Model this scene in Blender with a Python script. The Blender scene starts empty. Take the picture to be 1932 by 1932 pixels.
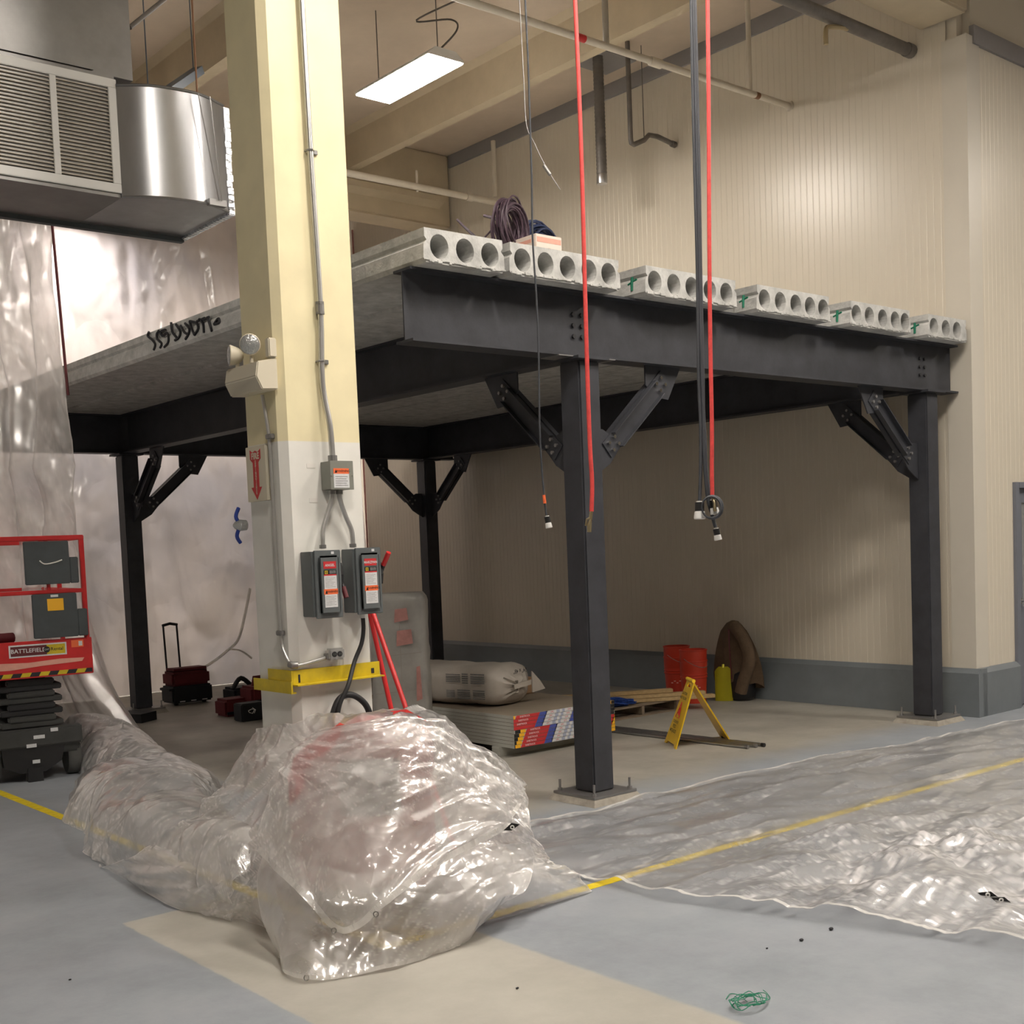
import bpy, bmesh, math, random
from mathutils import Vector, Matrix, noise
random.seed(7)
PI = math.pi
SC = bpy.context.scene
COL = SC.collection

# ------------------------------------------------------------------ camera
CAM = Vector((-5.82572, -6.06789, 1.8135))
RGT = Vector((0.76128702, -0.64713159, -0.04077719))
UPV = Vector((0.0717481, 0.0215695, 0.99718953))
FWD = Vector((0.6444333, 0.76207314, -0.06285105))
FPX, CYP = 2282.39, 1175.49
cd = bpy.data.cameras.new('camera'); cam = bpy.data.objects.new('camera', cd); COL.objects.link(cam)
cd.sensor_width = 36.0; cd.lens = FPX / 1932 * 36.0; cd.shift_y = (CYP - 966) / 1932; cd.clip_end = 200
cam.matrix_world = Matrix(((RGT.x, UPV.x, -FWD.x, CAM.x), (RGT.y, UPV.y, -FWD.y, CAM.y), (RGT.z, UPV.z, -FWD.z, CAM.z), (0, 0, 0, 1)))
SC.camera = cam

# ------------------------------------------------------------------ world, exposure
w = bpy.data.worlds.new('world'); SC.world = w; w.use_nodes = True
w.node_tree.nodes['Background'].inputs[0].default_value = (1.0, 0.96, 0.90, 1)
w.node_tree.nodes['Background'].inputs[1].default_value = 0.02
SC.view_settings.view_transform = 'Standard'; SC.view_settings.look = 'None'
SC.view_settings.exposure = 0.0; SC.view_settings.gamma = 1.0
SC.view_settings.use_curve_mapping = False
LAMP_E = 125.0          # emission strength of the fluorescent lenses

# ------------------------------------------------------------------ measuring helpers (surveyed sight lines of the place)
def ray(x, y): return RGT * ((x - 966) / FPX) + UPV * (-(y - CYP) / FPX) + FWD
def pl(x, y, ax, v):
    d = ray(x, y); return CAM + d * ((v - CAM[ax]) / d[ax])
def dp(x, y, D): return CAM + ray(x, y) * D

# ------------------------------------------------------------------ object helpers
ORG = {}
def tag(o, label=None, cat=None, group=None, kind=None):
    if label: o['label'] = label
    if cat: o['category'] = cat
    if group: o['group'] = group
    if kind: o['kind'] = kind
    return o
def thing(name, loc, label, cat, group=None, kind=None):
    o = bpy.data.objects.new(name, None); COL.objects.link(o); o.location = loc; o.empty_display_size = .1
    ORG[o.name] = Vector(loc); return tag(o, label, cat, group, kind)
def mk(name, bm, m, parent=None, label=None, cat=None, group=None, kind=None, smooth=None, local=False):
    """link a bmesh built in world coordinates as ONE mesh object"""
    bm.normal_update()
    if parent is not None: org = ORG[parent.name] if not local else Vector()
    else:
        xs = [v.co for v in bm.verts]
        mn = [min(c[i] for c in xs) for i in range(3)]; mx = [max(c[i] for c in xs) for i in range(3)]
        org = Vector(((mn[0]+mx[0])/2, (mn[1]+mx[1])/2, mn[2]))
    if org.length > 0: bmesh.ops.translate(bm, verts=bm.verts, vec=-org)
    me = bpy.data.meshes.new(name); bm.to_mesh(me); bm.free()
    o = bpy.data.objects.new(name, me); COL.objects.link(o)
    if isinstance(m, (list, tuple)):
        for q in m: me.materials.append(q)
    else: me.materials.append(m)
    if parent is not None: o.parent = parent; ORG[o.name] = ORG[parent.name] if not local else Vector()
    else: o.location = org; ORG[o.name] = org
    if smooth is not None:
        a = math.cos(math.radians(smooth))
        for p in me.polygons: p.use_smooth = True
        b = bmesh.new(); b.from_mesh(me)
        for e in b.edges:
            if len(e.link_faces) == 2 and e.link_faces[0].normal.dot(e.link_faces[1].normal) < a: e.smooth = False
        b.to_mesh(me); b.free()
    return tag(o, label, cat, group, kind)
def struct(name, bm, m, parent=None, **k): return mk(name, bm, m, parent, kind='structure' if parent is None else None, **k)
def B(): return bmesh.new()
def box(bm, x0, x1, y0, y1, z0, z1, bev=0, mi=0):
    vs = [bm.verts.new((x, y, z)) for z in (z0, z1) for x, y in ((x0, y0), (x1, y0), (x1, y1), (x0, y1))]
    fs = [(3, 2, 1, 0), (4, 5, 6, 7), (0, 1, 5, 4), (1, 2, 6, 5), (2, 3, 7, 6), (3, 0, 4, 7)]
    F = [bm.faces.new([vs[i] for i in f]) for f in fs]
    for f in F: f.material_index = mi
    if bev:
        r = bmesh.ops.bevel(bm, geom=list({e for f in F for e in f.edges}), offset=bev, segments=2, affect='EDGES', clamp_overlap=True)
        for f in r['faces']: f.material_index = mi
    return vs
def obox(bm, c, ux, uy, uz, sx, sy, sz, bev=0, mi=0):
    """box centred at c along unit axes ux uy uz"""
    b2 = bmesh.new(); box(b2, -sx/2, sx/2, -sy/2, sy/2, -sz/2, sz/2, bev)
    M = Matrix(((ux[0], uy[0], uz[0], c[0]), (ux[1], uy[1], uz[1], c[1]), (ux[2], uy[2], uz[2], c[2]), (0, 0, 0, 1)))
    mapv = {v: bm.verts.new(M @ v.co) for v in b2.verts}
    for f in b2.faces:
        nf = bm.faces.new([mapv[v] for v in f.verts]); nf.material_index = mi
    b2.free()
def frame(a, b, up=Vector((0, 0, 1))):
    z = (Vector(b)-Vector(a)).normalized()
    x = up.cross(z)
    if x.length < 1e-4: x = Vector((1, 0, 0)).cross(z)
    x.normalize(); return x, z.cross(x), z
def tube(bm, pts, r, n=10, caps=True, mi=0, rads=None):
    pts = [Vector(p) for p in pts]; rings = []
    for i, p in enumerate(pts):
        t = (pts[min(i+1, len(pts)-1)] - pts[max(i-1, 0)])
        if t.length < 1e-9: t = Vector((0, 0, 1))
        t.normalize()
        if i == 0:
            x = Vector((0, 0, 1)).cross(t)
            if x.length < 1e-3: x = Vector((1, 0, 0))
        else: x = px_
        x = (x - t*x.dot(t)).normalized(); y = t.cross(x); px_ = x
        rr = rads[i] if rads else r
        rings.append([bm.verts.new(p + (x*math.cos(2*PI*k/n) + y*math.sin(2*PI*k/n))*rr) for k in range(n)])
    for a, b in zip(rings, rings[1:]):
        for k in range(n):
            f = bm.faces.new((a[k], a[(k+1) % n], b[(k+1) % n], b[k])); f.material_index = mi
    if caps:
        f = bm.faces.new(rings[0][::-1]); f.material_index = mi
        f = bm.faces.new(rings[-1]); f.material_index = mi
def cyl(bm, a, b, r, n=16, mi=0, r2=None): tube(bm, [a, b], r, n, mi=mi, rads=[r, r2 if r2 is not None else r])
def prism(bm, poly, d, mi=0):
    """poly: list of 3D points (one plane), extruded by vector d"""
    d = Vector(d); a = [bm.verts.new(p) for p in poly]; b = [bm.verts.new(Vector(p)+d) for p in poly]; n = len(a)
    fs = [bm.faces.new(a[::-1]), bm.faces.new(b)] + [bm.faces.new((a[i], a[(i+1) % n], b[(i+1) % n], b[i])) for i in range(n)]
    for f in fs: f.material_index = mi
    bmesh.ops.recalc_face_normals(bm, faces=fs)
def quad(bm, *p, mi=0):
    f = bm.faces.new([bm.verts.new(q) for q in p]); f.material_index = mi; return f
def smoothpath(P, n=8):
    P = [Vector(p) for p in P]; out = []
    for i in range(len(P)-1):
        p0, p1, p2, p3 = P[max(i-1, 0)], P[i], P[i+1], P[min(i+2, len(P)-1)]
        for k in range(n):
            t = k/n
            out.append(.5*((2*p1)+(p2-p0)*t+(2*p0-5*p1+4*p2-p3)*t*t+(3*p1-p0-3*p2+p3)*t**3))
    out.append(P[-1]); return out
def lathe(bm, c, prof, n=24, mi=0, ax='z'):
    rings = []
    for r, z in prof: rings.append([bm.verts.new(Vector(c)+Vector((r*math.cos(2*PI*k/n), r*math.sin(2*PI*k/n), z))) for k in range(n)])
    for a, b in zip(rings, rings[1:]):
        for k in range(n):
            f = bm.faces.new((a[k], a[(k+1) % n], b[(k+1) % n], b[k])); f.material_index = mi
    f = bm.faces.new(rings[0][::-1]); f.material_index = mi
    f = bm.faces.new(rings[-1]); f.material_index = mi
def text_bm(bm, s, c, ux, uy, h, mi=0, bold=0.0, align='CENTER', th=.0008):
    """flat lettering, real geometry standing th proud of its surface"""
    cu = bpy.data.curves.new('t', 'FONT'); cu.body = s; cu.size = 1; cu.align_x = align; cu.align_y = 'CENTER'; cu.offset = bold; cu.resolution_u = 2
    o = bpy.data.objects.new('t', cu); COL.objects.link(o)
    dg = bpy.context.evaluated_depsgraph_get(); me = bpy.data.meshes.new_from_object(o.evaluated_get(dg))
    ux = Vector(ux).normalized(); uy = Vector(uy).normalized(); uz = ux.cross(uy)
    s_ = h/0.7
    vm = [bm.verts.new(Vector(c)+ux*v.co.x*s_+uy*v.co.y*s_+uz*th) for v in me.vertices]
    for p in me.polygons:
        try: f = bm.faces.new([vm[i] for i in p.vertices]); f.material_index = mi
        except ValueError: pass
    bpy.data.objects.remove(o); bpy.data.curves.remove(cu); bpy.data.meshes.remove(me)
def copy_tree(o, parent=None):
    c = o.copy(); COL.objects.link(c); ORG[c.name] = ORG.get(o.name, Vector())
    if parent: c.parent = parent
    for ch in [q for q in bpy.data.objects if q.parent == o]: copy_tree(ch, c)
    return c

# ------------------------------------------------------------------ materials
def nt(name):
    m = bpy.data.materials.new(name); m.use_nodes = True; t = m.node_tree; return m, t, t.nodes, t.links
def c4(c): return (c[0], c[1], c[2], 1)
def hexc(h):
    v = [int(h[i:i+2], 16)/255 for i in (0, 2, 4)]
    return tuple(x/12.92 if x <= .04045 else ((x+.055)/1.055)**2.4 for x in v)
def mat(name, col, rough=.5, metal=0, var=.0, vs=6, bump=0, bs=40, spec=.5, coat=0, emit=None, es=0, vcol=None, sub=0, stretch=(1, 1, 1)):
    m, t, N, L = nt(name); p = N['Principled BSDF']
    if isinstance(col, str): col = hexc(col)
    p.inputs['Base Color'].default_value = c4(col); p.inputs['Roughness'].default_value = rough
    p.inputs['Metallic'].default_value = metal; p.inputs['Specular IOR Level'].default_value = spec; p.inputs['Coat Weight'].default_value = coat
    tc = N.new('ShaderNodeTexCoord'); mp = N.new('ShaderNodeMapping'); mp.inputs['Scale'].default_value = stretch; L.new(tc.outputs['Object'], mp.inputs[0])
    if var or vcol:
        n = N.new('ShaderNodeTexNoise'); n.inputs['Scale'].default_value = vs; n.inputs['Detail'].default_value = 7; n.inputs['Roughness'].default_value = .65
        L.new(mp.outputs[0], n.inputs[0])
        r = N.new('ShaderNodeValToRGB'); r.color_ramp.elements[0].position = .3; r.color_ramp.elements[1].position = .7
        c2 = hexc(vcol) if isinstance(vcol, str) else (vcol or tuple(x*(1-var) for x in col))
        r.color_ramp.elements[0].color = c4(c2); r.color_ramp.elements[1].color = c4(tuple(min(1, x*(1+var*.5)) for x in col))
        L.new(n.outputs[0], r.inputs[0]); L.new(r.outputs[0], p.inputs['Base Color'])
    if bump:
        n = N.new('ShaderNodeTexNoise'); n.inputs['Scale'].default_value = bs; n.inputs['Detail'].default_value = 5; L.new(mp.outputs[0], n.inputs[0])
        b = N.new('ShaderNodeBump'); b.inputs['Strength'].default_value = bump; b.inputs['Distance'].default_value = .01
        L.new(n.outputs[0], b.inputs['Height']); L.new(b.outputs[0], p.inputs['Normal'])
    if emit: p.inputs['Emission Color'].default_value = c4(emit); p.inputs['Emission Strength'].default_value = es
    return m
M = {}
M['wall'] = mat('cream_panel', (.63, .575, .475), .30, spec=.55, var=.03, vs=1.2)
M['trimcream'] = mat('cream_trim', (.60, .56, .48), .35, var=.04, vs=2)
M['trimgrey'] = mat('grey_trim', (.27, .26, .26), .5, var=.08, vs=3)
M['curb'] = mat('grey_curb', (.17, .19, .205), .42, var=.12, vs=3, bump=.1, bs=20)
M['ceil'] = mat('ceiling_paint', (.60, .50, .395), .8, var=.10, vs=1.5, bump=.2, bs=12)
M['yconc'] = mat('yellow_concrete', (.57, .48, .34), .75, var=.12, vs=2, bump=.25, bs=14)
M['steel'] = mat('primer_steel', (.040, .042, .050), .50, var=.35, vs=4, bump=.05, bs=60, spec=.4)
M['slab'] = mat('precast_concrete', (.50, .50, .48), .88, var=.35, vs=7, bump=.6, bs=30)
M['grout'] = mat('grout', (.36, .33, .28), .95, var=.3, vs=10, bump=.6, bs=30)
M['galv'] = mat('galvanised', (.50, .51, .53), .33, 1.0, var=.15, vs=5, stretch=(1, 1, .3))
M['galvdull'] = mat('dull_galvanised', (.30, .295, .29), .45, .8, var=.2, vs=3)
M['conduit'] = mat('conduit', (.55, .55, .54), .35, .8, var=.1, vs=8)
M['greybox'] = mat('grey_enamel', (.115, .13, .135), .40, var=.08, vs=10)
M['jbox'] = mat('grey_green_enamel', (.22, .225, .195), .45, var=.08, vs=10)
M['white'] = mat('white', (.78, .78, .76), .55)
M['paper'] = mat('label_paper', (.66, .67, .68), .6, var=.12, vs=90)
M['red'] = mat('red_paint', (.58, .022, .024), .38, var=.15, vs=8)
M['redlbl'] = mat('red_label', (.55, .03, .035), .5)
M['orange'] = mat('orange_label', (.85, .16, .05), .5)
M['black'] = mat('black', (.012, .012, .013), .45)
M['rubber'] = mat('rubber', (.018, .018, .02), .6, var=.2, vs=20)
M['yellow'] = mat('yellow_paint', (.70, .53, .015), .45, vcol=(.50, .38, .02), vs=9)
M['yplastic'] = mat('yellow_plastic', (.80, .52, .01), .40, var=.08, vs=6)
M['yellowgreen'] = mat('yellow_scoop', (.68, .62, .03), .45, var=.06)
M['tape'] = mat('yellow_tape', (.80, .62, .02), .5, var=.25, vs=14)
M['cream_pl'] = mat('cream_plastic', (.62, .57, .45), .45)
M['redhose'] = mat('red_rubber_hose', (.72, .07, .065), .45, var=.2, vs=30)
M['greycord'] = mat('grey_cord', (.045, .05, .06), .6, var=.35, vs=25, stretch=(1, 1, .2))
M['brass'] = mat('brass', (.45, .38, .24), .3, .9)
M['chrome'] = mat('chrome', (.7, .7, .7), .15, 1)
M['wood'] = mat('pine', (.56, .40, .20), .7, var=.25, vs=5, stretch=(1, 8, 8))
M['woodold'] = mat('pallet_wood', (.26, .20, .14), .85, var=.35, vs=6, stretch=(1, 8, 8))
M['card'] = mat('brown_card', (.33, .20, .11), .85, var=.15, vs=5)
M['gyp'] = mat('gypsum_edge', (.42, .42, .38), .85, var=.1, vs=5)
M['gyppaper'] = mat('grey_gypsum_paper', (.24, .195, .145), .85, var=.12, vs=3)
M['blue'] = mat('blue', (.02, .05, .28), .5)
M['bluewire'] = mat('blue_wire', (.015, .06, .30), .45, var=.4, vs=40)
M['lblblue'] = mat('label_blue', (.06, .09, .36), .5)
M['lblgrey'] = mat('label_bluegrey', (.36, .40, .52), .5)
M['bag'] = mat('bag_plastic', (.47, .43, .38), .42, var=.12, vs=6, bump=.35, bs=9)
M['bagdark'] = mat('dark_bag_plastic', (.30, .275, .25), .5, var=.12, vs=7)  # darker bag tone, for the wrap seams
M['print'] = mat('faded_print', (.17, .17, .17), .6, var=.4, vs=60)
M['wrap'] = mat('stretch_wrap', (.32, .31, .29), .34, var=.22, vs=4, bump=.5, bs=7, spec=.7)
M['pinkprint'] = mat('pink_print', (.42, .20, .18), .5, var=.25, vs=14)
M['bucket'] = mat('orange_red_bucket', (.55, .045, .02), .42, var=.06)
M['jacket'] = mat('brown_canvas', (.115, .075, .045), .95, var=.25, vs=12, bump=.4, bs=50)
M['blackbag'] = mat('black_poly', (.012, .012, .014), .35, bump=.5, bs=10)
M['toolred'] = mat('tool_red', (.12, .008, .012), .75, var=.2, vs=12)
M['toolblk'] = mat('tool_black', (.010, .011, .015), .6)
M['green'] = mat('green_twine', (.01, .24, .13), .6)
M['greenmark'] = mat('green_spray', (.01, .16, .09), .8)
M['darkgrey'] = mat('dark_grey_enamel', (.055, .065, .07), .5, var=.15, vs=8)
M['chassis'] = mat('chassis_grey', (.045, .047, .045), .5, var=.3, vs=8)
M['dirty'] = mat('grey_tyre', (.10, .10, .095), .8, var=.2)
M['amber'] = mat('amber_label', (.85, .45, .02), .5)
M['brown'] = mat('maroon', (.11, .015, .02), .5)
M['hose_purple'] = mat('plum_cable', (.075, .045, .065), .5, var=.4, vs=30)
M['hose_navy'] = mat('navy_cable', (.02, .035, .10), .45, var=.4, vs=30)
M['pinkbox'] = mat('white_pink_carton', (.72, .62, .55), .7, var=.06)
M['palepink'] = mat('pale_red_print', (.72, .36, .28), .7, var=.1, vs=20)
M['doorgrey'] = mat('door_grey', (.16, .17, .20), .45, var=.06)
M['pipewhite'] = mat('painted_pipe', (.66, .60, .50), .5, var=.08, vs=6)
M['pipedark'] = mat('dark_pipe', (.17, .155, .14), .5, .2, var=.3, vs=6)
M['foil'] = mat('foil_tape', (.62, .65, .68), .22, 1, bump=1.0, bs=22)
M['soot'] = mat('scribble', (.022, .022, .026), .8)
M['clear'] = mat('clear_tape', (.72, .70, .66), .35)
M['lens'] = mat('lens', (.5, .52, .52), .12, .6, bump=.6, bs=90)
M['tubes'] = mat('fluorescent_lens', (1, .95, .88), .5, emit=(1.0, .915, .82), es=LAMP_E)
M['tubesfar'] = mat('fluorescent_lens_far', (1, .95, .88), .5, emit=(1.0, .92, .85), es=LAMP_E*1.25)
M['tubesnear'] = mat('fluorescent_lens_near', (1, .95, .88), .5, emit=(1.0, .92, .88), es=LAMP_E*1.6)
M['hinge'] = mat('rust', (.20, .10, .05), .8)
M['farwall'] = mat('far_room_wall', (.66, .57, .50), .8, var=.05, vs=1)
M['farband'] = mat('far_room_blue_band', (.22, .23, .30), .8)

def floor_mat():
    m, t, N, L = nt('floor_paint'); p = N['Principled BSDF']
    g = N.new('ShaderNodeNewGeometry'); sp = N.new('ShaderNodeSeparateXYZ'); L.new(g.outputs['Position'], sp.inputs[0])
    def math_(op, a, b=None, c=None):
        n = N.new('ShaderNodeMath'); n.operation = op
        for i, q in enumerate((a, b, c)):
            if q is None: continue
            if isinstance(q, (int, float)): n.inputs[i].default_value = q
            else: L.new(q, n.inputs[i])
        return n.outputs[0]
    def nz(s, d=6, rough=.6):
        n = N.new('ShaderNodeTexNoise'); n.inputs['Scale'].default_value = s; n.inputs['Detail'].default_value = d; n.inputs['Roughness'].default_value = rough
        L.new(g.outputs['Position'], n.inputs[0]); return n.outputs[0]
    X, Y = sp.outputs[0], sp.outputs[1]
    j = math_('MULTIPLY_ADD', nz(9), .03, -.015); jb = math_('MULTIPLY_ADD', nz(1.3), .9, -.45)
    def step(a, e, wd):   # smooth a > e
        mr = N.new('ShaderNodeMapRange'); mr.inputs[1].default_value = e-wd; mr.inputs[2].default_value = e+wd; L.new(a, mr.inputs[0]); return mr.outputs[0]
    Xj = math_('ADD', X, j); Yj = math_('ADD', Y, j); Yb = math_('ADD', Y, jb)
    strip = math_('MULTIPLY', math_('MULTIPLY', step(Xj, -3.50, .006), math_('SUBTRACT', 1, step(Xj, -2.36, .012))), math_('SUBTRACT', 1, step(Yj, -.18, .008)))
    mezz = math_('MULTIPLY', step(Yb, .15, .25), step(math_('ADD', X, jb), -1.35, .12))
    def ramp(src, stops):
        r = N.new('ShaderNodeValToRGB'); e = r.color_ramp.elements
        for i, (ps, c) in enumerate(stops):
            q = e[i] if i < 2 else e.new(ps); q.position = ps; q.color = c4(c)
        L.new(src, r.inputs[0]); return r.outputs[0]
    blue = ramp(nz(1.6, 9, .7), [(.28, (.225, .245, .27)), (.52, (.285, .31, .34)), (.78, (.345, .365, .39))])
    tan = ramp(nz(1.9, 8, .65), [(.3, (.36, .345, .305)), (.72, (.47, .455, .405))])
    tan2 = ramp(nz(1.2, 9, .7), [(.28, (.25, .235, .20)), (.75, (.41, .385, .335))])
    def mixc(f, a, b):
        n = N.new('ShaderNodeMix'); n.data_type = 'RGBA'; L.new(f, n.inputs[0]); L.new(a, n.inputs[6]); L.new(b, n.inputs[7]); return n.outputs[2]
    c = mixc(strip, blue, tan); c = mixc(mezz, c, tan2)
    sc = ramp(nz(60, 3, .5), [(.72, (0, 0, 0)), (.78, (1, 1, 1))])
    sm = N.new('ShaderNodeMix'); sm.data_type = 'RGBA'; sm.blend_type = 'ADD'; sm.inputs[0].default_value = .05; L.new(c, sm.inputs[6]); L.new(sc, sm.inputs[7])
    L.new(sm.outputs[2], p.inputs['Base Color'])
    rr = N.new('ShaderNodeMapRange'); L.new(nz(3), rr.inputs[0]); rr.inputs[3].default_value = .38; rr.inputs[4].default_value = .62; L.new(rr.outputs[0], p.inputs['Roughness'])
    b = N.new('ShaderNodeBump'); b.inputs['Strength'].default_value = .12; b.inputs['Distance'].default_value = .01; L.new(nz(14), b.inputs['Height']); L.new(b.outputs[0], p.inputs['Normal'])
    return m
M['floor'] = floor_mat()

def pillar_mat():
    m, t, N, L = nt('two_tone_pillar_paint'); p = N['Principled BSDF']; p.inputs['Roughness'].default_value = .42
    g = N.new('ShaderNodeNewGeometry'); sp = N.new('ShaderNodeSeparateXYZ'); L.new(g.outputs['Position'], sp.inputs[0])
    mr = N.new('ShaderNodeMapRange'); mr.inputs[1].default_value = 2.437; mr.inputs[2].default_value = 2.443; L.new(sp.outputs[2], mr.inputs[0])
    n = N.new('ShaderNodeTexNoise'); n.inputs['Scale'].default_value = 5; n.inputs['Detail'].default_value = 8; L.new(g.outputs['Position'], n.inputs[0])
    mx = N.new('ShaderNodeMix'); mx.data_type = 'RGBA'; mx.inputs[6].default_value = (.86, .85, .80, 1); mx.inputs[7].default_value = (.89, .80, .52, 1); L.new(mr.outputs[0], mx.inputs[0])
    m2 = N.new('ShaderNodeMix'); m2.data_type = 'RGBA'; m2.blend_type = 'MULTIPLY'; m2.inputs[0].default_value = .25; L.new(mx.outputs[2], m2.inputs[6]); L.new(n.outputs[0], m2.inputs[7])
    L.new(m2.outputs[2], p.inputs['Base Color'])
    b = N.new('ShaderNodeBump'); b.inputs['Strength'].default_value = .25; b.inputs['Distance'].default_value = .01; L.new(n.outputs[0], b.inputs['Height']); L.new(b.outputs[0], p.inputs['Normal'])
    return m
M['pillar'] = pillar_mat()

def poly_mat(name, opac=.35, tint=(.82, .80, .79), rough=.16, bs=7, bst=.5, gloss=1.0, fine=38, lo=.5, wr=.5, fac=.3, hi=1.4, tint2=None):
    """translucent polyethylene film: clear share, milky share, sharp creased highlights"""
    m, t, N, L = nt(name); N.remove(N['Principled BSDF']); out = [n for n in N if n.type == 'OUTPUT_MATERIAL'][0]
    tc = N.new('ShaderNodeTexCoord')
    wn = N.new('ShaderNodeTexNoise'); wn.inputs['Scale'].default_value = 2.2; wn.inputs['Detail'].default_value = 3; L.new(tc.outputs['Object'], wn.inputs[0])
    wadd = N.new('ShaderNodeMix'); wadd.data_type = 'VECTOR'; wadd.inputs[0].default_value = .22; L.new(tc.outputs['Object'], wadd.inputs[4]); L.new(wn.outputs['Color'], wadd.inputs[5])
    hs = []
    for s, wt in ((bs, 1.0), (bs*2.7, .45), (fine, .18)):
        v = N.new('ShaderNodeTexVoronoi'); v.feature = 'F1'; v.inputs['Scale'].default_value = s; L.new(wadd.outputs[1], v.inputs[0])
        mm = N.new('ShaderNodeMath'); mm.operation = 'MULTIPLY'; mm.inputs[1].default_value = wt*bs/s*1.6; L.new(v.outputs['Distance'], mm.inputs[0]); hs.append(mm.outputs[0])
    a = N.new('ShaderNodeMath'); a.operation = 'ADD'; L.new(hs[0], a.inputs[0]); L.new(hs[1], a.inputs[1])
    a2 = N.new('ShaderNodeMath'); a2.operation = 'ADD'; L.new(a.outputs[0], a2.inputs[0]); L.new(hs[2], a2.inputs[1])
    bp = N.new('ShaderNodeBump'); bp.inputs['Strength'].default_value = bst; bp.inputs['Distance'].default_value = .05; L.new(a2.outputs[0], bp.inputs['Height'])
    tr = N.new('ShaderNodeBsdfTransparent'); tr.inputs[0].default_value = (.97, .965, .96, 1)
    df = N.new('ShaderNodeBsdfDiffuse'); df.inputs[0].default_value = c4(tint); L.new(bp.outputs[0], df.inputs['Normal'])
    tl = N.new('ShaderNodeBsdfTranslucent'); tl.inputs[0].default_value = c4(tint); L.new(bp.outputs[0], tl.inputs['Normal'])
    if tint2:  # random darker tint, painted in place of blurred shapes and soft shade behind the film
        cn = N.new('ShaderNodeTexNoise'); cn.inputs['Scale'].default_value = .55; cn.inputs['Detail'].default_value = 4; L.new(tc.outputs['Object'], cn.inputs[0])
        cr_ = N.new('ShaderNodeValToRGB'); cr_.color_ramp.elements[0].position = .36; cr_.color_ramp.elements[1].position = .62; cr_.color_ramp.elements[0].color = c4(tint2); cr_.color_ramp.elements[1].color = c4(tint)
        L.new(cn.outputs[0], cr_.inputs[0]); L.new(cr_.outputs[0], df.inputs[0]); L.new(cr_.outputs[0], tl.inputs[0])
    mk1 = N.new('ShaderNodeMixShader'); mk1.inputs[0].default_value = .36; L.new(df.outputs[0], mk1.inputs[1]); L.new(tl.outputs[0], mk1.inputs[2])
    on = N.new('ShaderNodeMapRange'); L.new(wn.outputs[0], on.inputs[0]); on.inputs[1].default_value = .3; on.inputs[2].default_value = .7
    on.inputs[3].default_value = opac*lo; on.inputs[4].default_value = opac*hi
    # film seen edge-on passes more material: denser there
    lw = N.new('ShaderNodeLayerWeight'); lw.inputs['Blend'].default_value = .35; L.new(bp.outputs[0], lw.inputs['Normal'])
    ad = N.new('ShaderNodeMath'); ad.operation = 'MULTIPLY_ADD'; ad.inputs[1].default_value = fac; L.new(lw.outputs['Facing'], ad.inputs[0]); 
    at_ = N.new('ShaderNodeAttribute'); at_.attribute_name = 'wr'
    wm = N.new('ShaderNodeMath'); wm.operation = 'MULTIPLY_ADD'; wm.inputs[1].default_value = wr; L.new(at_.outputs['Fac'], wm.inputs[0]); L.new(on.outputs[0], wm.inputs[2])
    L.new(wm.outputs[0], ad.inputs[2]); ad.use_clamp = True
    mm = N.new('ShaderNodeMixShader'); L.new(ad.outputs[0], mm.inputs[0]); L.new(tr.outputs[0], mm.inputs[1]); L.new(mk1.outputs[0], mm.inputs[2])
    gl = N.new('ShaderNodeBsdfGlossy'); gl.inputs['Roughness'].default_value = rough; gl.inputs[0].default_value = (1, 1, 1, 1); L.new(bp.outputs[0], gl.inputs['Normal'])
    fr = N.new('ShaderNodeLayerWeight'); fr.inputs['Blend'].default_value = .5; L.new(bp.outputs[0], fr.inputs['Normal'])
    fp_ = N.new('ShaderNodeMath'); fp_.operation = 'POWER'; fp_.inputs[1].default_value = 4; L.new(fr.outputs['Facing'], fp_.inputs[0])
    fm = N.new('ShaderNodeMath'); fm.operation = 'MULTIPLY_ADD'; fm.inputs[1].default_value = .45*gloss; fm.inputs[2].default_value = .075*gloss; fm.use_clamp = True; L.new(fp_.outputs[0], fm.inputs[0])
    g2 = N.new('ShaderNodeBsdfGlossy'); g2.inputs['Roughness'].default_value = .42; L.new(bp.outputs[0], g2.inputs['Normal']); gm = N.new('ShaderNodeMixShader'); gm.inputs[0].default_value = .5; L.new(gl.outputs[0], gm.inputs[1]); L.new(g2.outputs[0], gm.inputs[2])
    fin = N.new('ShaderNodeMixShader'); L.new(fm.outputs[0], fin.inputs[0]); L.new(mm.outputs[0], fin.inputs[1]); L.new(gm.outputs[0], fin.inputs[2]); L.new(fin.outputs[0], out.inputs[0])
    return m
def wrinkle_attr(o, gain=1.0):
    me = o.data; n = len(me.vertices); acc = [Vector() for _ in range(n)]; cnt = [0]*n; ln = [0.0]*n
    co = [v.co.copy() for v in me.vertices]
    for e in me.edges:
        a, b = e.vertices; acc[a] += co[b]; acc[b] += co[a]; cnt[a] += 1; cnt[b] += 1; l = (co[a]-co[b]).length; ln[a] += l; ln[b] += l
    at_ = me.attributes.new('wr', 'FLOAT', 'POINT')
    at_.data.foreach_set('value', [min(1, gain*max(0, ((acc[i]/cnt[i]-co[i]).length/max(ln[i]/cnt[i], 1e-6)-.05)*4)) if cnt[i] == 4 else .6 for i in range(n)])
M['poly'] = poly_mat('poly_sheet', .36, (.99, .975, .965), bst=.22, rough=.13, gloss=2.8, wr=.8, lo=.3)
M['polyfloor'] = poly_mat('poly_tarp_floor', .17, (.90, .88, .89), bs=4, bst=.2, rough=.14, gloss=2.0, wr=.9, fac=.05)
M['polyhang'] = poly_mat('poly_hanging', .56, (.93, .89, .87), rough=.24, bs=3.0, bst=.15, fine=14, gloss=2.6, wr=.6)
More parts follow.
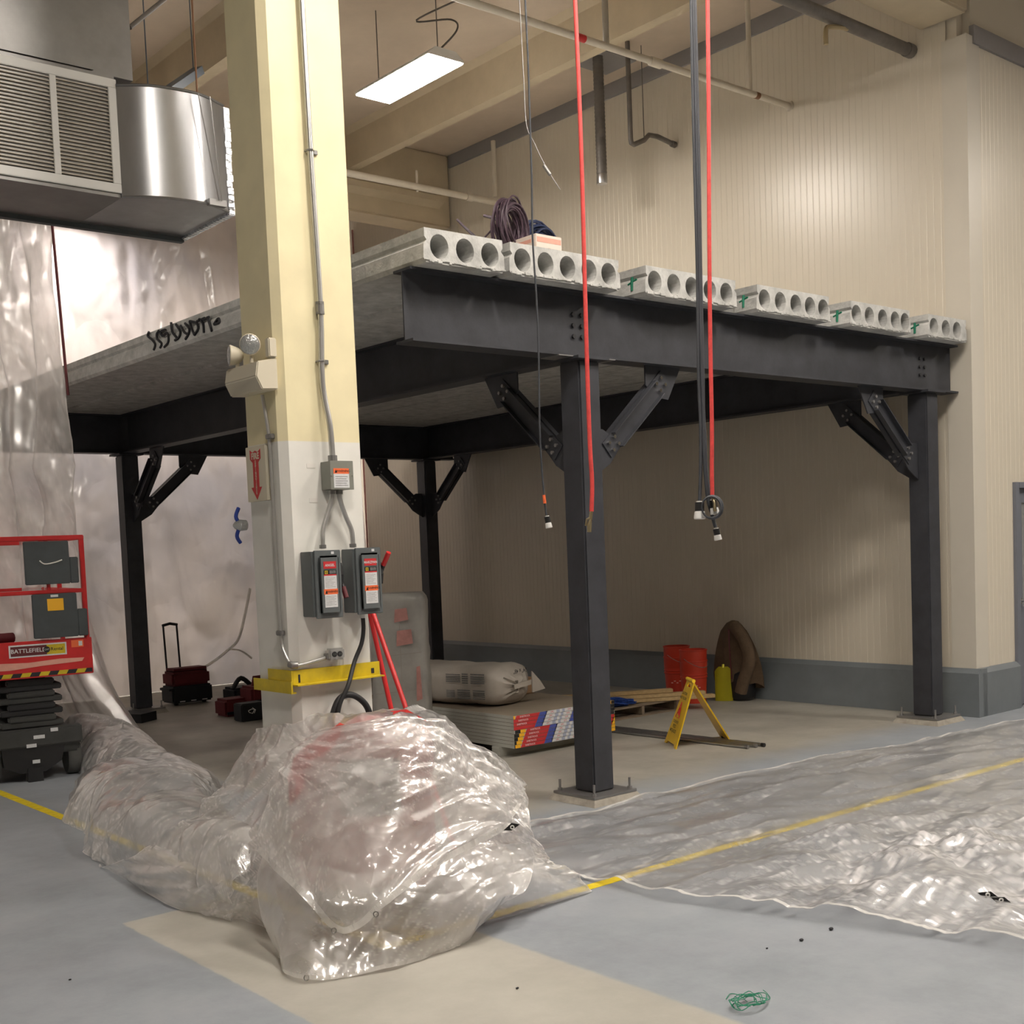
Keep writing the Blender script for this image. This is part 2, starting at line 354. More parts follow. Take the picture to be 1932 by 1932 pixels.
M['polycurt'] = poly_mat('poly_curtain', .99, (.80, .73, .69), rough=.22, bs=2.2, bst=.45, gloss=1.7, fine=12, lo=.995, hi=1.01, wr=.1, fac=.05, tint2=(.50, .48, .50))
M['polyhem'] = poly_mat('poly_hem', .6, (.92, .91, .88), rough=.2)

# ------------------------------------------------------------------ room shell
WX = 5.026; YF = 7.72; CZ = 7.37; RY = -.106
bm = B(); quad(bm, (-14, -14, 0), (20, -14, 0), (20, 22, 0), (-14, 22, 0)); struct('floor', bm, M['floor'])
bm = B(); box(bm, -14, 20, -14, 22, CZ, CZ+.15); struct('ceiling', bm, M['ceil'])

def rib_profile(L_, period=.0762, groove=.008, dep=.0020):
    pts = []; s = 0; k = 0
    while s < L_:
        pts += [(s, 0), (s+period-groove*2, 0), (s+period-groove*1.5, -dep), (s+period-groove*.5, -dep)]
        s += period; k += 1
    pts.append((L_, 0)); return [p for p in pts if p[0] <= L_+1e-6]
def ribwall(bm, o, d, nrm, L_, z0, z1):
    o = Vector(o); d = Vector(d); nrm = Vector(nrm); P = rib_profile(L_)
    lo = [bm.verts.new(o+d*s+nrm*q+Vector((0, 0, z0))) for s, q in P]; hi = [bm.verts.new(o+d*s+nrm*q+Vector((0, 0, z1))) for s, q in P]
    for i in range(len(P)-1): bm.faces.new((lo[i], lo[i+1], hi[i+1], hi[i]))
    bmesh.ops.recalc_face_normals(bm, faces=bm.faces)
bm = B(); ribwall(bm, (WX, 10.6, 0), (0, -1, 0), (-1, 0, 0), 10.6-RY-.2, .46, 7.21)
box(bm, WX+.02, WX+.12, RY+.1, 10.6, 0, CZ); struct('wall_right', bm, M['wall'])
bm = B(); ribwall(bm, (WX+.2, RY, 0), (1, 0, 0), (0, -1, 0), .56, .46, 6.35); ribwall(bm, (6.95, RY, 0), (1, 0, 0), (0, -1, 0), 5, .46, 6.35)
ribwall(bm, (WX+.76, RY, 0), (1, 0, 0), (0, -1, 0), 1.19, 2.25, 6.35)
box(bm, WX+.12, WX+.74, RY+.02, RY+.1, 0, CZ); box(bm, 6.97, 14, RY+.02, RY+.1, 0, CZ); box(bm, WX+.74, 6.97, RY+.02, RY+.1, 2.27, CZ)
struct('wall_front', bm, M['wall'])
# corner flashing, L shaped
bm = B(); prism(bm, [(WX-.012, RY+.24, .46), (WX-.012, RY-.012, .46), (WX+.22, RY-.012, .46), (WX+.22, RY+.018, .46), (WX+.018, RY+.018, .46), (WX+.018, RY+.24, .46)], (0, 0, 5.94)); struct('trim_1', bm, M['trimcream'])
# dark angle along wall tops
bm = B(); box(bm, WX-.03, WX+.02, .32, YF, 7.20, 7.37); struct('trim_2', bm, M['trimgrey'])
bm = B(); box(bm, WX+.1, 12, RY-.03, RY+.02, 6.33, 6.50); struct('trim_3', bm, M['trimgrey'])
bm = B(); box(bm, WX-.03, WX+.02, YF-.12, YF, 3.8, 6.4); struct('trim_4', bm, M['trimcream'])
# curbs
def curb(bm, x0, x1, y0, y1):
    box(bm, x0, x1, y0, y1, 0, .42)
bm = B(); prism(bm, [(WX-.06, RY-.06, 0), (WX-.06, RY-.06, .42), (WX-.015, RY-.06, .465), (WX+.1, RY-.06, .465), (WX+.1, RY-.06, 0)], (0, 10.66, 0)); struct('baseboard_right', bm, M['curb'])
bm = B(); prism(bm, [(WX+.02, RY-.06, 0), (WX+.02, RY-.06, .42), (WX+.02, RY-.015, .465), (WX+.02, RY+.1, .465), (WX+.02, RY+.1, 0)], (.74, 0, 0)); struct('baseboard_front', bm, M['curb'])
# walls outside the picture, closing the hall behind and beside the camera
bm = B(); box(bm, -14, -13.9, -14, 22, 0, CZ); struct('wall_left', bm, M['trimcream'])
bm = B(); box(bm, -14, 20, -14, -13.9, 0, CZ); struct('wall_camera', bm, M['trimcream'])
bm = B(); box(bm, 19.9, 20, -14, RY, 0, CZ); struct('wall_end', bm, M['trimcream'])
bm = B(); box(bm, -14, 20, 21.9, 22, 0, CZ, mi=0); box(bm, -14, 20, 21.84, 21.9, .0, 1.1, mi=1); struct('wall_back', bm, [M['farwall'], M['farband']])

# girders and double-tee stems of the roof
bm = B(); box(bm, -14, 5.0, -.15, .34, 6.57, CZ, .02); struct('ceiling_girder', bm, M['yconc'])
bm = B(); box(bm, -14, 5.0, YF, YF+.45, 6.37, CZ, .02)
prism(bm, [(-14, YF, 6.60), (-14, YF-.14, 6.66), (-14, YF-.14, 6.74), (-14, YF, 6.82)], (18.8, 0, 0)); struct('ceiling_girder', bm, M['yconc'])
for x in (3.28, .30, -2.7, -5.7, -8.7):
    bm = B(); prism(bm, [(x, .34, 6.90), (x+.14, .34, 6.90), (x+.20, .34, 7.30), (x+.26, .34, CZ), (x-.10, .34, CZ), (x-.04, .34, 7.30)], (0, YF-.34, 0)); struct('ceiling_stem', bm, M['yconc'])
for x in (6.3, 3.28, .30, -2.7, -5.7, -8.7):
    bm = B(); prism(bm, [(x, -13.9, 6.90), (x+.14, -13.9, 6.90), (x+.20, -13.9, 7.30), (x+.26, -13.9, CZ), (x-.10, -13.9, CZ), (x-.04, -13.9, 7.30)], (0, 13.75, 0)); struct('ceiling_stem', bm, M['yconc'])
bm = B(); box(bm, 3.95, 4.75, 3.8, 4.3, 7.355, CZ); struct('ceiling_patch', bm, M['trimgrey'])

# door in the front wall
bm = B(); z1 = 2.25
box(bm, 5.79, 5.87, RY-.03, RY+.1, 0, z1, .004); box(bm, 6.87, 6.95, RY-.03, RY+.1, 0, z1, .004); box(bm, 5.87, 6.87, RY-.03, RY+.1, z1-.06, z1, .004)
d = struct('door_1', bm, M['doorgrey'])
bm = B(); box(bm, 5.875, 6.0, RY+.02, RY+.07, .015, z1-.065); box(bm, 6.74, 6.865, RY+.02, RY+.07, .015, z1-.065); box(bm, 6.0, 6.74, RY+.02, RY+.07, .015, 1.0); box(bm, 6.0, 6.74, RY+.02, RY+.07, 2.05, z1-.065)
mk('door_leaf', bm, M['doorgrey'], d)
bm = B(); box(bm, 6.0, 6.74, RY+.04, RY+.05, 1.0, 2.05); mk('door_glass', bm, M['lens'], d)
bm = B(); cyl(bm, (5.95, RY+.03, 1.06), (5.95, RY-.02, 1.06), .012); lathe(bm, (5.95, RY-.045, 1.06), [(.01, -.028), (.026, -.015), (.03, 0), (.026, .015), (.01, .028)], 14)
cyl(bm, (5.95, RY+.022, 1.06), (5.95, RY+.012, 1.06), .032); mk('door_handle', bm, M['chrome'], d, smooth=40)

# yellow floor lines
bm = B(); box(bm, -2.81, -2.735, -1.52, 6.5, .0004, .0018); tag(mk('floor_tape', bm, M['tape']), 'yellow floor tape line running back towards the scissor lift', 'tape')
bm = B(); box(bm, -2.735, 9, -1.52, -1.445, .0004, .0018); tag(mk('floor_tape', bm, M['tape']), 'yellow floor tape line running right under the clear tarp', 'tape')

# ------------------------------------------------------------------ concrete pillar and its fittings
PX0, PX1, PY0, PY1 = -2.474, -1.962, -.230, .192
bm = B(); c = .042
prism(bm, [(PX0+c, PY0, 0), (PX1-.012, PY0, 0), (PX1, PY0+.012, 0), (PX1, PY1-c, 0), (PX1-c, PY1, 0), (PX0+c, PY1, 0), (PX0, PY1-c, 0), (PX0, PY0+c, 0)], (0, 0, 6.57))
mk('concrete_pillar', bm, M['pillar'], label='tall square concrete pillar painted yellow above and white below, carrying electrical boxes', cat='pillar')
F = PY0      # front face plane
def onF(x, z, d=0): return Vector((x, F-d, z))
def conduit_clip(bm, p, r, ax):
    pass
# upper conduit down to the junction box
t = thing('steel_conduit', (-2.2, F-.03, 2.34), 'long grey steel conduit running down the yellow pillar face into the junction box', 'conduit')
bm = B(); tube(bm, smoothpath([(-2.229, F-.025, 6.5), (-2.222, F-.025, 4.8), (-2.215, F-.025, 4.0), (-2.202, F-.025, 3.2), (-2.213, F-.025, 2.85), (-2.207, F-.025, 2.70), (-2.19, F-.045, 2.52), (-2.187, F-.05, 2.33)], 6), .0165, 12); mk('pipe', bm, M['conduit'], t, smooth=40)
for z, x in ((4.02, -2.216), (2.88, -2.213)):
    bm = B(); tube(bm, [(x-.02, F-.002, z), (x-.018, F-.03, z), (x, F-.046, z), (x+.018, F-.03, z), (x+.022, F-.006, z), (x+.055, F-.004, z)], .0055, 6); box(bm, x+.02, x+.055, F-.014, F-.001, z-.012, z+.012, .002); mk('clamp', bm, M['galvdull'], t)
for z, x in ((3.17, -2.204),):
    bm = B(); cyl(bm, (x, F-.025, z-.03), (x, F-.025, z+.03), .023, 12); cyl(bm, (x, F-.025, z-.034), (x, F-.025, z-.02), .026, 6); cyl(bm, (x, F-.025, z+.02), (x, F-.025, z+.034), .026, 6); mk('coupling', bm, M['galvdull'], t)
bm = B(); cyl(bm, (-2.187, F-.05, 2.325), (-2.187, F-.05, 2.36), .026, 12); mk('connector', bm, M['galvdull'], t)
# junction box
t = thing('junction_box', (-2.165, F, 2.17), 'grey-green junction box with an orange warning label, on the white pillar', 'electrical box')
bm = B(); box(bm, -2.238, -2.092, F-.10, F-.001, 2.17, 2.325, .002); mk('housing', bm, M['jbox'], t)
bm = B(); box(bm, -2.240, -2.090, F-.104, F-.10, 2.168, 2.327, .0015); cyl(bm, (-2.232, F-.103, 2.245), (-2.232, F-.108, 2.245), .004); cyl(bm, (-2.098, F-.103, 2.245), (-2.098, F-.108, 2.245), .004); cv = mk('cover', bm, M['jbox'], t)
bm = B(); yb = F-.1055
box(bm, -2.220, -2.120, yb, F-.104, 2.178, 2.255, mi=0); box(bm, -2.220, -2.120, yb, F-.104, 2.255, 2.285, mi=1)
prism(bm, [(-2.213, yb, 2.261), (-2.197, yb, 2.261), (-2.205, yb, 2.279)], (0, -.0006, 0), 2)
text_bm(bm, 'WARNING', (-2.158, yb, 2.270), (1, 0, 0), (0, 0, 1), .013, 2)
for k in range(5): box(bm, -2.21, -2.13-.008*(k % 2), yb-.0004, yb, 2.19+k*.012, 2.193+k*.012, mi=3)
mk('warning_label', bm, [M['paper'], M['orange'], M['black'], M['print']], t, label='orange and white warning label')
# short conduits to switches
def short_conduit(P, label):
    t = thing('bent_conduit', P[0], label, 'conduit')
    bm = B(); tube(bm, smoothpath(P, 7), .0135, 12); mk('pipe', bm, M['conduit'], t, smooth=40)
    for i in (0, -1):
        bm = B(); q = Vector(P[i]); s = -1 if i == 0 else 1
        cyl(bm, q+Vector((0, 0, s*.002)), q+Vector((0, 0, s*.022)), .02, 8); mk('connector', bm, M['galvdull'], t)
short_conduit([(-2.205, F-.05, 2.168), (-2.206, F-.05, 2.12), (-2.235, F-.045, 2.04), (-2.27, F-.045, 1.95), (-2.278, F-.05, 1.90), (-2.279, F-.05, 1.845)], 'bent steel conduit from the junction box to the left safety switch')
short_conduit([(-2.155, F-.05, 2.168), (-2.153, F-.05, 2.12), (-2.12, F-.045, 2.03), (-2.085, F-.045, 1.95), (-2.082, F-.05, 1.90), (-2.082, F-.05, 1.845)], 'bent steel conduit from the junction box to the right safety switch')
# safety switches
def switch(x, z0, z1, name, up, label):
    t = thing('safety_switch', (x, F, z0), label, 'electrical switch', 'safety switches on the pillar')
    x0, x1 = x-.078, x+.078
    bm = B(); box(bm, x0-.012, x1+.0, F-.115, F-.001, z0+.01, z1-.005, .003); mk('enclosure', bm, M['greybox'], t)
    bm = B(); box(bm, x0+.0, x1+.012, F-.128, F-.115, z0, z1, .003); box(bm, x0+.02, x1-.008, F-.146, F-.127, z0+.022, z1-.03, .012); dr = mk('door', bm, M['greybox'], t, smooth=50)
    # label set on the raised door panel
    yb = F-.1475; lx0, lx1 = x-.034, x+.046; H = z1-z0
    def zz(f): return z1-f*H
    bm = B()
    box(bm, lx0, lx1, yb, F-.146, zz(.27), zz(.165), mi=0)
    box(bm, lx0, lx1, yb, F-.146, zz(.355), zz(.29), mi=1)
    box(bm, lx0, lx1, yb, F-.146, zz(.375), zz(.355), mi=0)
    box(bm, lx0, lx1, yb, F-.146, zz(.57), zz(.375), mi=2)
    box(bm, lx0-.004, lx1+.004, yb, F-.146, zz(.65), zz(.57), mi=3)
    box(bm, lx0, lx1, yb, F-.146, zz(.84), zz(.65), mi=2)
    text_bm(bm, name, ((lx0+lx1)/2, yb, zz(.222)), (1, 0, 0), (0, 0, 1), .0135, 2, .02)
    text_bm(bm, 'WARNING', ((lx0+lx1)/2+.012, yb, zz(.61)), (1, 0, 0), (0, 0, 1), .0125, 1, .01)
    prism(bm, [(lx0+.003, yb, zz(.638)), (lx0+.019, yb, zz(.638)), (lx0+.011, yb, zz(.585))], (0, -.0006, 0), 1)
    # square emblem in yellow on black
    box(bm, lx0+.006, lx0+.024, yb-.0004, yb, zz(.348), zz(.30), mi=4); box(bm, lx0+.0095, lx0+.0205, yb-.0008, yb, zz(.339), zz(.309), mi=1); box(bm, lx0+.0125, lx0+.0175, yb-.0012, yb, zz(.331), zz(.317), mi=4)
    box(bm, lx0+.036, lx1-.005, yb-.0004, yb, zz(.345), zz(.30), mi=5)
    for k in range(7): box(bm, lx0+.006, lx1-.01-.01*(k % 3), yb-.0004, yb, zz(.41+k*.022), zz(.406+k*.022), mi=5)
    for k in range(7): box(bm, lx0+.006, lx1-.01-.01*(k % 2), yb-.0004, yb, zz(.68+k*.021), zz(.676+k*.021), mi=5)
    mk('label_sheet', bm, [M['redlbl'], M['black'], M['paper'], M['orange'], M['yellow'], M['print']], dr, label='red, black, orange and white label reading '+name)
    bm = B(); box(bm, x+.03, x+.048, F-.1285, F-.1275, z1-.022, z1-.008); mk('size_sticker', bm, M['paper'], dr)
    # operating handle on the right side
    hx = x1+.012
    bm = B(); zc = z0+.235 if not up else z0+.22
    prism(bm, [(hx, F-.03, zc+.06), (hx, F-.03, zc-.07), (hx, F-.105, zc-.055), (hx, F-.115, zc), (hx, F-.10, zc+.065)], (.022, 0, 0)); hb = mk('handle_base', bm, M['black'], t)
    bm = B()
    if up: P = [(hx+.02, F-.07, zc-.02), (hx+.028, F-.11, zc+.05), (hx+.034, F-.16, zc+.12)]
    else: P = [(hx+.02, F-.07, zc-.01), (hx+.026, F-.10, zc-.07), (hx+.03, F-.12, zc-.13)]
    tube(bm, P[:2], .012, 8); mk('lever', bm, M['black'], hb)
    bm = B(); tube(bm, [P[1], P[2]], .0145, 10); mk('grip', bm, M['red'] if up else M['brown'], hb, label='red grip')
switch(-2.306, 1.464, 1.836, 'ANGEL', False, 'left grey safety switch marked ANGEL, black handle down, on white pillar')
switch(-2.040, 1.470, 1.842, 'MARZPAN', True, 'right grey safety switch marked MARZPAN, red handle up, on white pillar')
# black power cable from the right switch
t = thing('power_cable', (-2.08, F-.06, 1.47), 'thick black power cable hanging from the right safety switch', 'cable')
bm = B(); tube(bm, smoothpath([(-2.045, F-.06, 1.46), (-2.045, F-.06, 1.38), (-2.06, F-.055, 1.30), (-2.11, F-.05, 1.20), (-2.19, F-.10, 1.08), (-2.25, F-.10, .98), (-2.27, F-.10, .88), (-2.25, F-.12, .78)], 8), .0125, 12); mk('cable', bm, M['rubber'], t, smooth=40)
bm = B(); cyl(bm, (-2.045, F-.06, 1.475), (-2.045, F-.06, 1.445), .017, 12); mk('gland', bm, M['white'], t)
bm = B(); tube(bm, smoothpath([(-2.29, F-.07, .90), (-2.25, F-.07, .985), (-2.20, F-.07, 1.02), (-2.13, F-.07, 1.01), (-2.06, F-.07, .95), (-2.03, F-.07, .86), (-2.05, F-.09, .78)], 8), .018, 12)
l = mk('cord_coil', bm, M['rubber'], label='thick black rubber cord looping up above the plastic, by the pillar base', cat='cable', smooth=40)
bm = B(); tube(bm, [(-2.19+.021*math.cos(a), F-.07, 1.02+.021*math.sin(a)) for a in [k*PI/6 for k in range(13)]], .003, 5); mk('zip_tie', bm, M['white'], l)
# side conduit with elbow, receptacle
S = PX0
t = thing('side_conduit', (S-.03, -.15, 2.66), 'thin weathered conduit from the emergency light down to the outlet box', 'conduit')
bm = B(); tube(bm, smoothpath([(S-.03, -.10, 2.70), (S-.018, -.125, 2.5), (S-.018, -.135, 2.3), (S-.018, -.135, 1.9), (S-.018, -.14, 1.5), (S-.018, -.15, 1.33), (S-.02, -.20, 1.25), (S-.015, F-.01, 1.215)], 8), .0105, 10)
tube(bm, smoothpath([(S-.015, F-.01, 1.215), (S+.03, F-.022, 1.212), (-2.30, F-.022, 1.235), (-2.27, F-.024, 1.245)], 8), .0105, 10); mk('pipe', bm, M['conduit'], t, smooth=40)
for z in (2.47, 1.39): bm = B(); box(bm, S-.032, S-.001, -.165, -.11, z-.014, z+.014, .004); mk('clamp', bm, M['galvdull'], t)
bm = B(); tube(bm, [(S-.015, F+.01, 1.22), (S-.01, F-.012, 1.214), (S+.015, F-.02, 1.213)], .02, 12); mk('elbow_fitting', bm, M['galvdull'], t, smooth=40)
t = thing('receptacle_box', (-2.22, F, 1.22), 'small steel outlet box with two round sockets low on the pillar', 'electrical outlet')
bm = B(); box(bm, -2.272, -2.168, F-.052, F-.001, 1.222, 1.288, .01); mk('box_body', bm, M['conduit'], t, smooth=50)
for x in (-2.240, -2.205):
    bm = B(); cyl(bm, (x, F-.051, 1.255), (x, F-.056, 1.255), .0155, 20); so = mk('socket', bm, M['black'], t)
    bm = B(); box(bm, x-.006, x-.004, F-.0575, F-.056, 1.25, 1.262); box(bm, x+.004, x+.006, F-.0575, F-.056, 1.25, 1.262); mk('slot', bm, M['jbox'], so)
bm = B(); box(bm, -2.285, -2.268, F-.042, F-.008, 1.23, 1.262, .003); mk('connector', bm, M['galvdull'], t)
# emergency light unit
t = thing('emergency_light', (S-.06, -.09, 2.72), 'cream twin-head emergency light unit on the shaded side of the pillar', 'emergency light')
bm = B(); prism(bm, [(S-.001, -.23, 2.715), (S-.10, -.23, 2.71), (S-.135, -.23, 2.78), (S-.12, -.23, 2.86), (S-.001, -.23, 2.885)], (0, .36, 0)); bmesh.ops.bevel(bm, geom=bm.edges[:], offset=.006, segments=2, affect='EDGES'); mk('housing', bm, M['cream_pl'], t)
def head(c, d, label):
    d = Vector(d).normalized(); x, y, z = frame((0, 0, 0), d)
    bm = B(); prof = [(.012, -.075), (.030, -.066), (.045, -.045), (.055, -.012), (.058, .0), (.054, .004)]
    rings = [[bm.verts.new(Vector(c)+(x*math.cos(2*PI*k/20)+y*math.sin(2*PI*k/20))*r+z*h) for k in range(20)] for r, h in prof]
    for a, b in zip(rings, rings[1:]):
        for k in range(20): bm.faces.new((a[k], a[(k+1) % 20], b[(k+1) % 20], b[k]))
    bm.faces.new(rings[0][::-1]); tube(bm, [Vector(c)-z*.04, Vector(c)-z*.04-Vector((0, 0, .06)), Vector(c)-z*.03-Vector((0, 0, .10))], .012, 8)
    h = mk('lamp_head', bm, M['cream_pl'], t, smooth=50)
    bm = B(); tube(bm, [Vector(c)+z*.002, Vector(c)+z*.008, Vector(c)+z*.013], .05, 20, rads=[.054, .045, .01]); mk('lens', bm, M['lens'], h, smooth=60, label='ribbed glass lens')
head((S-.10, -.12, 2.965), (-.6, -.75, -.12), '')
head((S-.13, .06, 2.93), (-1, .35, .05), '')
bm = B(); box(bm, S-.05, S-.001, -.235, -.19, 2.885, 2.99, .006); mk('test_bracket', bm, M['cream_pl'], t)
# fire extinguisher sign standing off the pillar
t = thing('extinguisher_sign', (S-.03, .0, 2.13), 'cream sign with red arrow reading FIRE EXTINGUISHER, on the pillar side', 'sign')
bm = B(); box(bm, S-.03, S-.002, -.095, .125, 2.125, 2.43, .002); mk('board', bm, M['cream_pl'], t)
bm = B(); xx = S-.0305
def sg(u, v): return Vector((xx, .015-u, 2.278+v))   # u right, v up
def flat(bm, poly, mi, th=.001): prism(bm, [sg(u, v) for u, v in poly], (-th, 0, 0), mi)
flat(bm, [(-.06, .135), (-.03, .118), (0, .128), (.03, .118), (.06, .135), (.06, .082), (.032, .062), (.032, -.075), (.06, -.075), (0, -.145), (-.06, -.075), (-.032, -.075), (-.032, .062), (-.06, .082)], 0)
text_bm(bm, 'FIRE', sg(0, .096)+Vector((-.001, 0, 0)), (0, -1, 0), (0, 0, 1), .034, 1, .04)
for k, ch in enumerate('EXTINGUISHER'): text_bm(bm, ch, sg(0, .066-k*.0158)+Vector((-.001, 0, 0)), (0, -1, 0), (0, 0, 1), .0135, 1, .05)
mk('arrow', bm, [M['redlbl'], M['cream_pl']], t, label='red arrow with cream lettering')
# blue and silver object behind the pillar edge
t = thing('foil_ornament', (-2.50, .25, 1.93), 'small blue and silver item jutting out behind the pillar below the sign', 'ornament')
bm = B(); tube(bm, smoothpath([(-2.49, .27, 2.10), (-2.515, .26, 2.05), (-2.50, .25, 2.0), (-2.515, .26, 1.94), (-2.49, .27, 1.90)], 5), .011, 8); mk('blue_band', bm, M['blue'], t, smooth=40)
bm = B(); tube(bm, [(-2.46, .25, 2.0), (-2.50, .25, 2.0), (-2.525, .26, 2.0), (-2.535, .265, 2.0)], .03, 14, rads=[.03, .034, .02, .005]); mk('silver_cap', bm, M['lens'], t, smooth=40)
# masking tape residue
for z, x0, x1 in ((2.305, -2.325, -2.27), (2.115, -2.32, -2.265)):
    bm = B(); box(bm, x0, x1, F-.0015, F-.0003, z-.012, z+.012)
    tag(mk('tape_scrap', bm, M['clear']), 'pale tape scrap stuck on the pillar ' + ('left of the junction box' if z > 2.2 else 'above the ANGEL switch'), 'tape')
# yellow corner guards
t = thing('pillar_guard', (-2.2, F-.03, 1.10), 'yellow steel corner guard bar wrapping the front of the pillar, chipped', 'guard rail')
bm = B(); box(bm, PX0-.012, -1.915, F-.012, F-.002, 1.105, 1.185, .001); box(bm, PX0-.022, PX0-.012, F-.012, .02, 1.105, 1.185, .001); box(bm, PX0-.012, -1.915, F-.06, F-.012, 1.100, 1.108, .001); mk('angle_bar', bm, M['yellow'], t)
for a, b, c_, d_ in ((-1.975, -1.955, 1.12, 1.15), (PX0+.02, PX0+.032, 1.115, 1.16)): bm = B(); box(bm, a, b, F-.0135, F-.012, c_, d_); mk('chipped_patch', bm, M['soot'], t)
t = thing('pillar_guard', (S-.03, -.05, 1.05), 'short yellow steel guard bar on the left side of the pillar, lower', 'guard rail')
bm = B(); box(bm, S-.034, S-.023, -.255, .17, 1.065, 1.125, .001); box(bm, S-.034, S-.002, -.255, .17, 1.058, 1.066, .001); mk('angle_bar', bm, M['yellow'], t)

# ------------------------------------------------------------------ mezzanine steel
CW = .2007; L_ = 4.412; DD = 7.811; H = 3.10
BT, BB = 3.55, 3.10
cols = []
def make_column(x, y, label):
    t = thing('steel_column', (x+CW/2, y+CW/2, 0), label, 'column', 'steel columns of the mezzanine')
    bm = B(); box(bm, x, x+CW, y, y+CW, .065, H-.022, .012); mk('shaft', bm, M['steel'], t, smooth=40)
    bm = B(); box(bm, x-.11, x+CW+.11, y-.11, y+CW+.11, .045, .064, .002); mk('base_plate', bm, M['galvdull'], t)
    bm = B(); e, f = .14, .10
    x0, x1, y0, y1 = x-f, x+CW+f, y-f, y+CW+f
    vs = [bm.verts.new(p) for p in ((x0-.04, y0-.04, .001), (x1+.04, y0-.04, .001), (x1+.04, y1+.04, .001), (x0-.04, y1+.04, .001), (x0-.012, y0-.012, .044), (x1+.012, y0-.012, .044), (x1+.012, y1+.012, .044), (x0-.012, y1+.012, .044))]
    for q in ((3, 2, 1, 0), (4, 5, 6, 7), (0, 1, 5, 4), (1, 2, 6, 5), (2, 3, 7, 6), (3, 0, 4, 7)): bm.faces.new([vs[i] for i in q])
    mk('grout_pad', bm, M['grout'], t)
    for sx, sy in ((0, 0), (1, 0), (0, 1), (1, 1)):
        bx, by = x-.075+sx*(CW+.15), y-.075+sy*(CW+.15)
        bm = B(); cyl(bm, (bx, by, .064), (bx, by, .145), .009, 8); cyl(bm, (bx, by, .064), (bx, by, .084), .017, 6); mk('anchor_bolt', bm, M['galvdull'], t)
    bm = B(); box(bm, x-.05, x+CW+.05, y-.05, y+CW+.05, H-.022, H-.001, .002); mk('cap_plate', bm, M['steel'], t)
    return t
make_column(0, 0, 'front dark steel column nearest the camera, beside the crumpled plastic')
make_column(L_, 0, 'right dark steel column near the wall corner and the door')
make_column(0, DD, 'far left dark steel column beside the rolling tool case')
make_column(L_, DD, 'far right dark steel column behind the upright wrapped bundle')
def ibeam(bm, a, b, half, z0, z1, tf=.016, tw=.012, axis='x'):
    if axis == 'x':
        y = half[0]; w_ = half[1]
        box(bm, a, b, y-w_, y+w_, z0, z0+tf); box(bm, a, b, y-w_, y+w_, z1-tf, z1); box(bm, a, b, y-tw/2, y+tw/2, z0+tf, z1-tf)
    else:
        x = half[0]; w_ = half[1]
        box(bm, x-w_, x+w_, a, b, z0, z0+tf); box(bm, x-w_, x+w_, a, b, z1-tf, z1); box(bm, x-tw/2, x+tw/2, a, b, z0+tf, z1-tf)
cy = CW/2
def bolts_face(t, xs, y, zs):
    for x in xs:
        for z in zs:
            bm = B(); cyl(bm, (x, y, z), (x, y-.016, z), .016, 6); mk('bolt', bm, M['rubber'], t)
t = thing('steel_beam', (1.8, cy, BB), 'long dark steel I-beam along the front edge of the mezzanine', 'beam', 'steel beams of the mezzanine')
bm = B(); ibeam(bm, -1.385, 5.0, (cy, .09), BB, BT); mk('i_section', bm, M['steel'], t)
bolts_face(t, (.045, .125), cy-.006, (3.25, 3.325, 3.40)); bolts_face(t, (4.46, 4.54), cy-.006, (3.25, 3.325, 3.40))
bm = B(); box(bm, -.18, .36, cy-.10, cy+.09, BB-.006, BB+.001); mk('weld_strip', bm, M['galvdull'], t)
t = thing('steel_beam', (1.8, DD+cy, BB), 'dark steel beam along the far edge of the mezzanine', 'beam', 'steel beams of the mezzanine')
bm = B(); ibeam(bm, -1.385, 5.0, (DD+cy, .09), BB, BT); mk('i_section', bm, M['steel'], t)
t = thing('steel_beam', (cy, 4, BB), 'dark steel girder running back from the front column to the far left column', 'beam', 'steel beams of the mezzanine')
bm = B(); ibeam(bm, cy+.1, DD+cy-.1, (cy, .09), BB, BT, axis='y'); mk('i_section', bm, M['steel'], t)
t = thing('steel_beam', (L_+cy, 4, BB), 'dark steel girder running back from the right column close to the panel wall', 'beam', 'steel beams of the mezzanine')
bm = B(); ibeam(bm, cy+.1, DD+cy-.1, (L_+cy, .09), BB, BT, axis='y'); mk('i_section', bm, M['steel'], t)
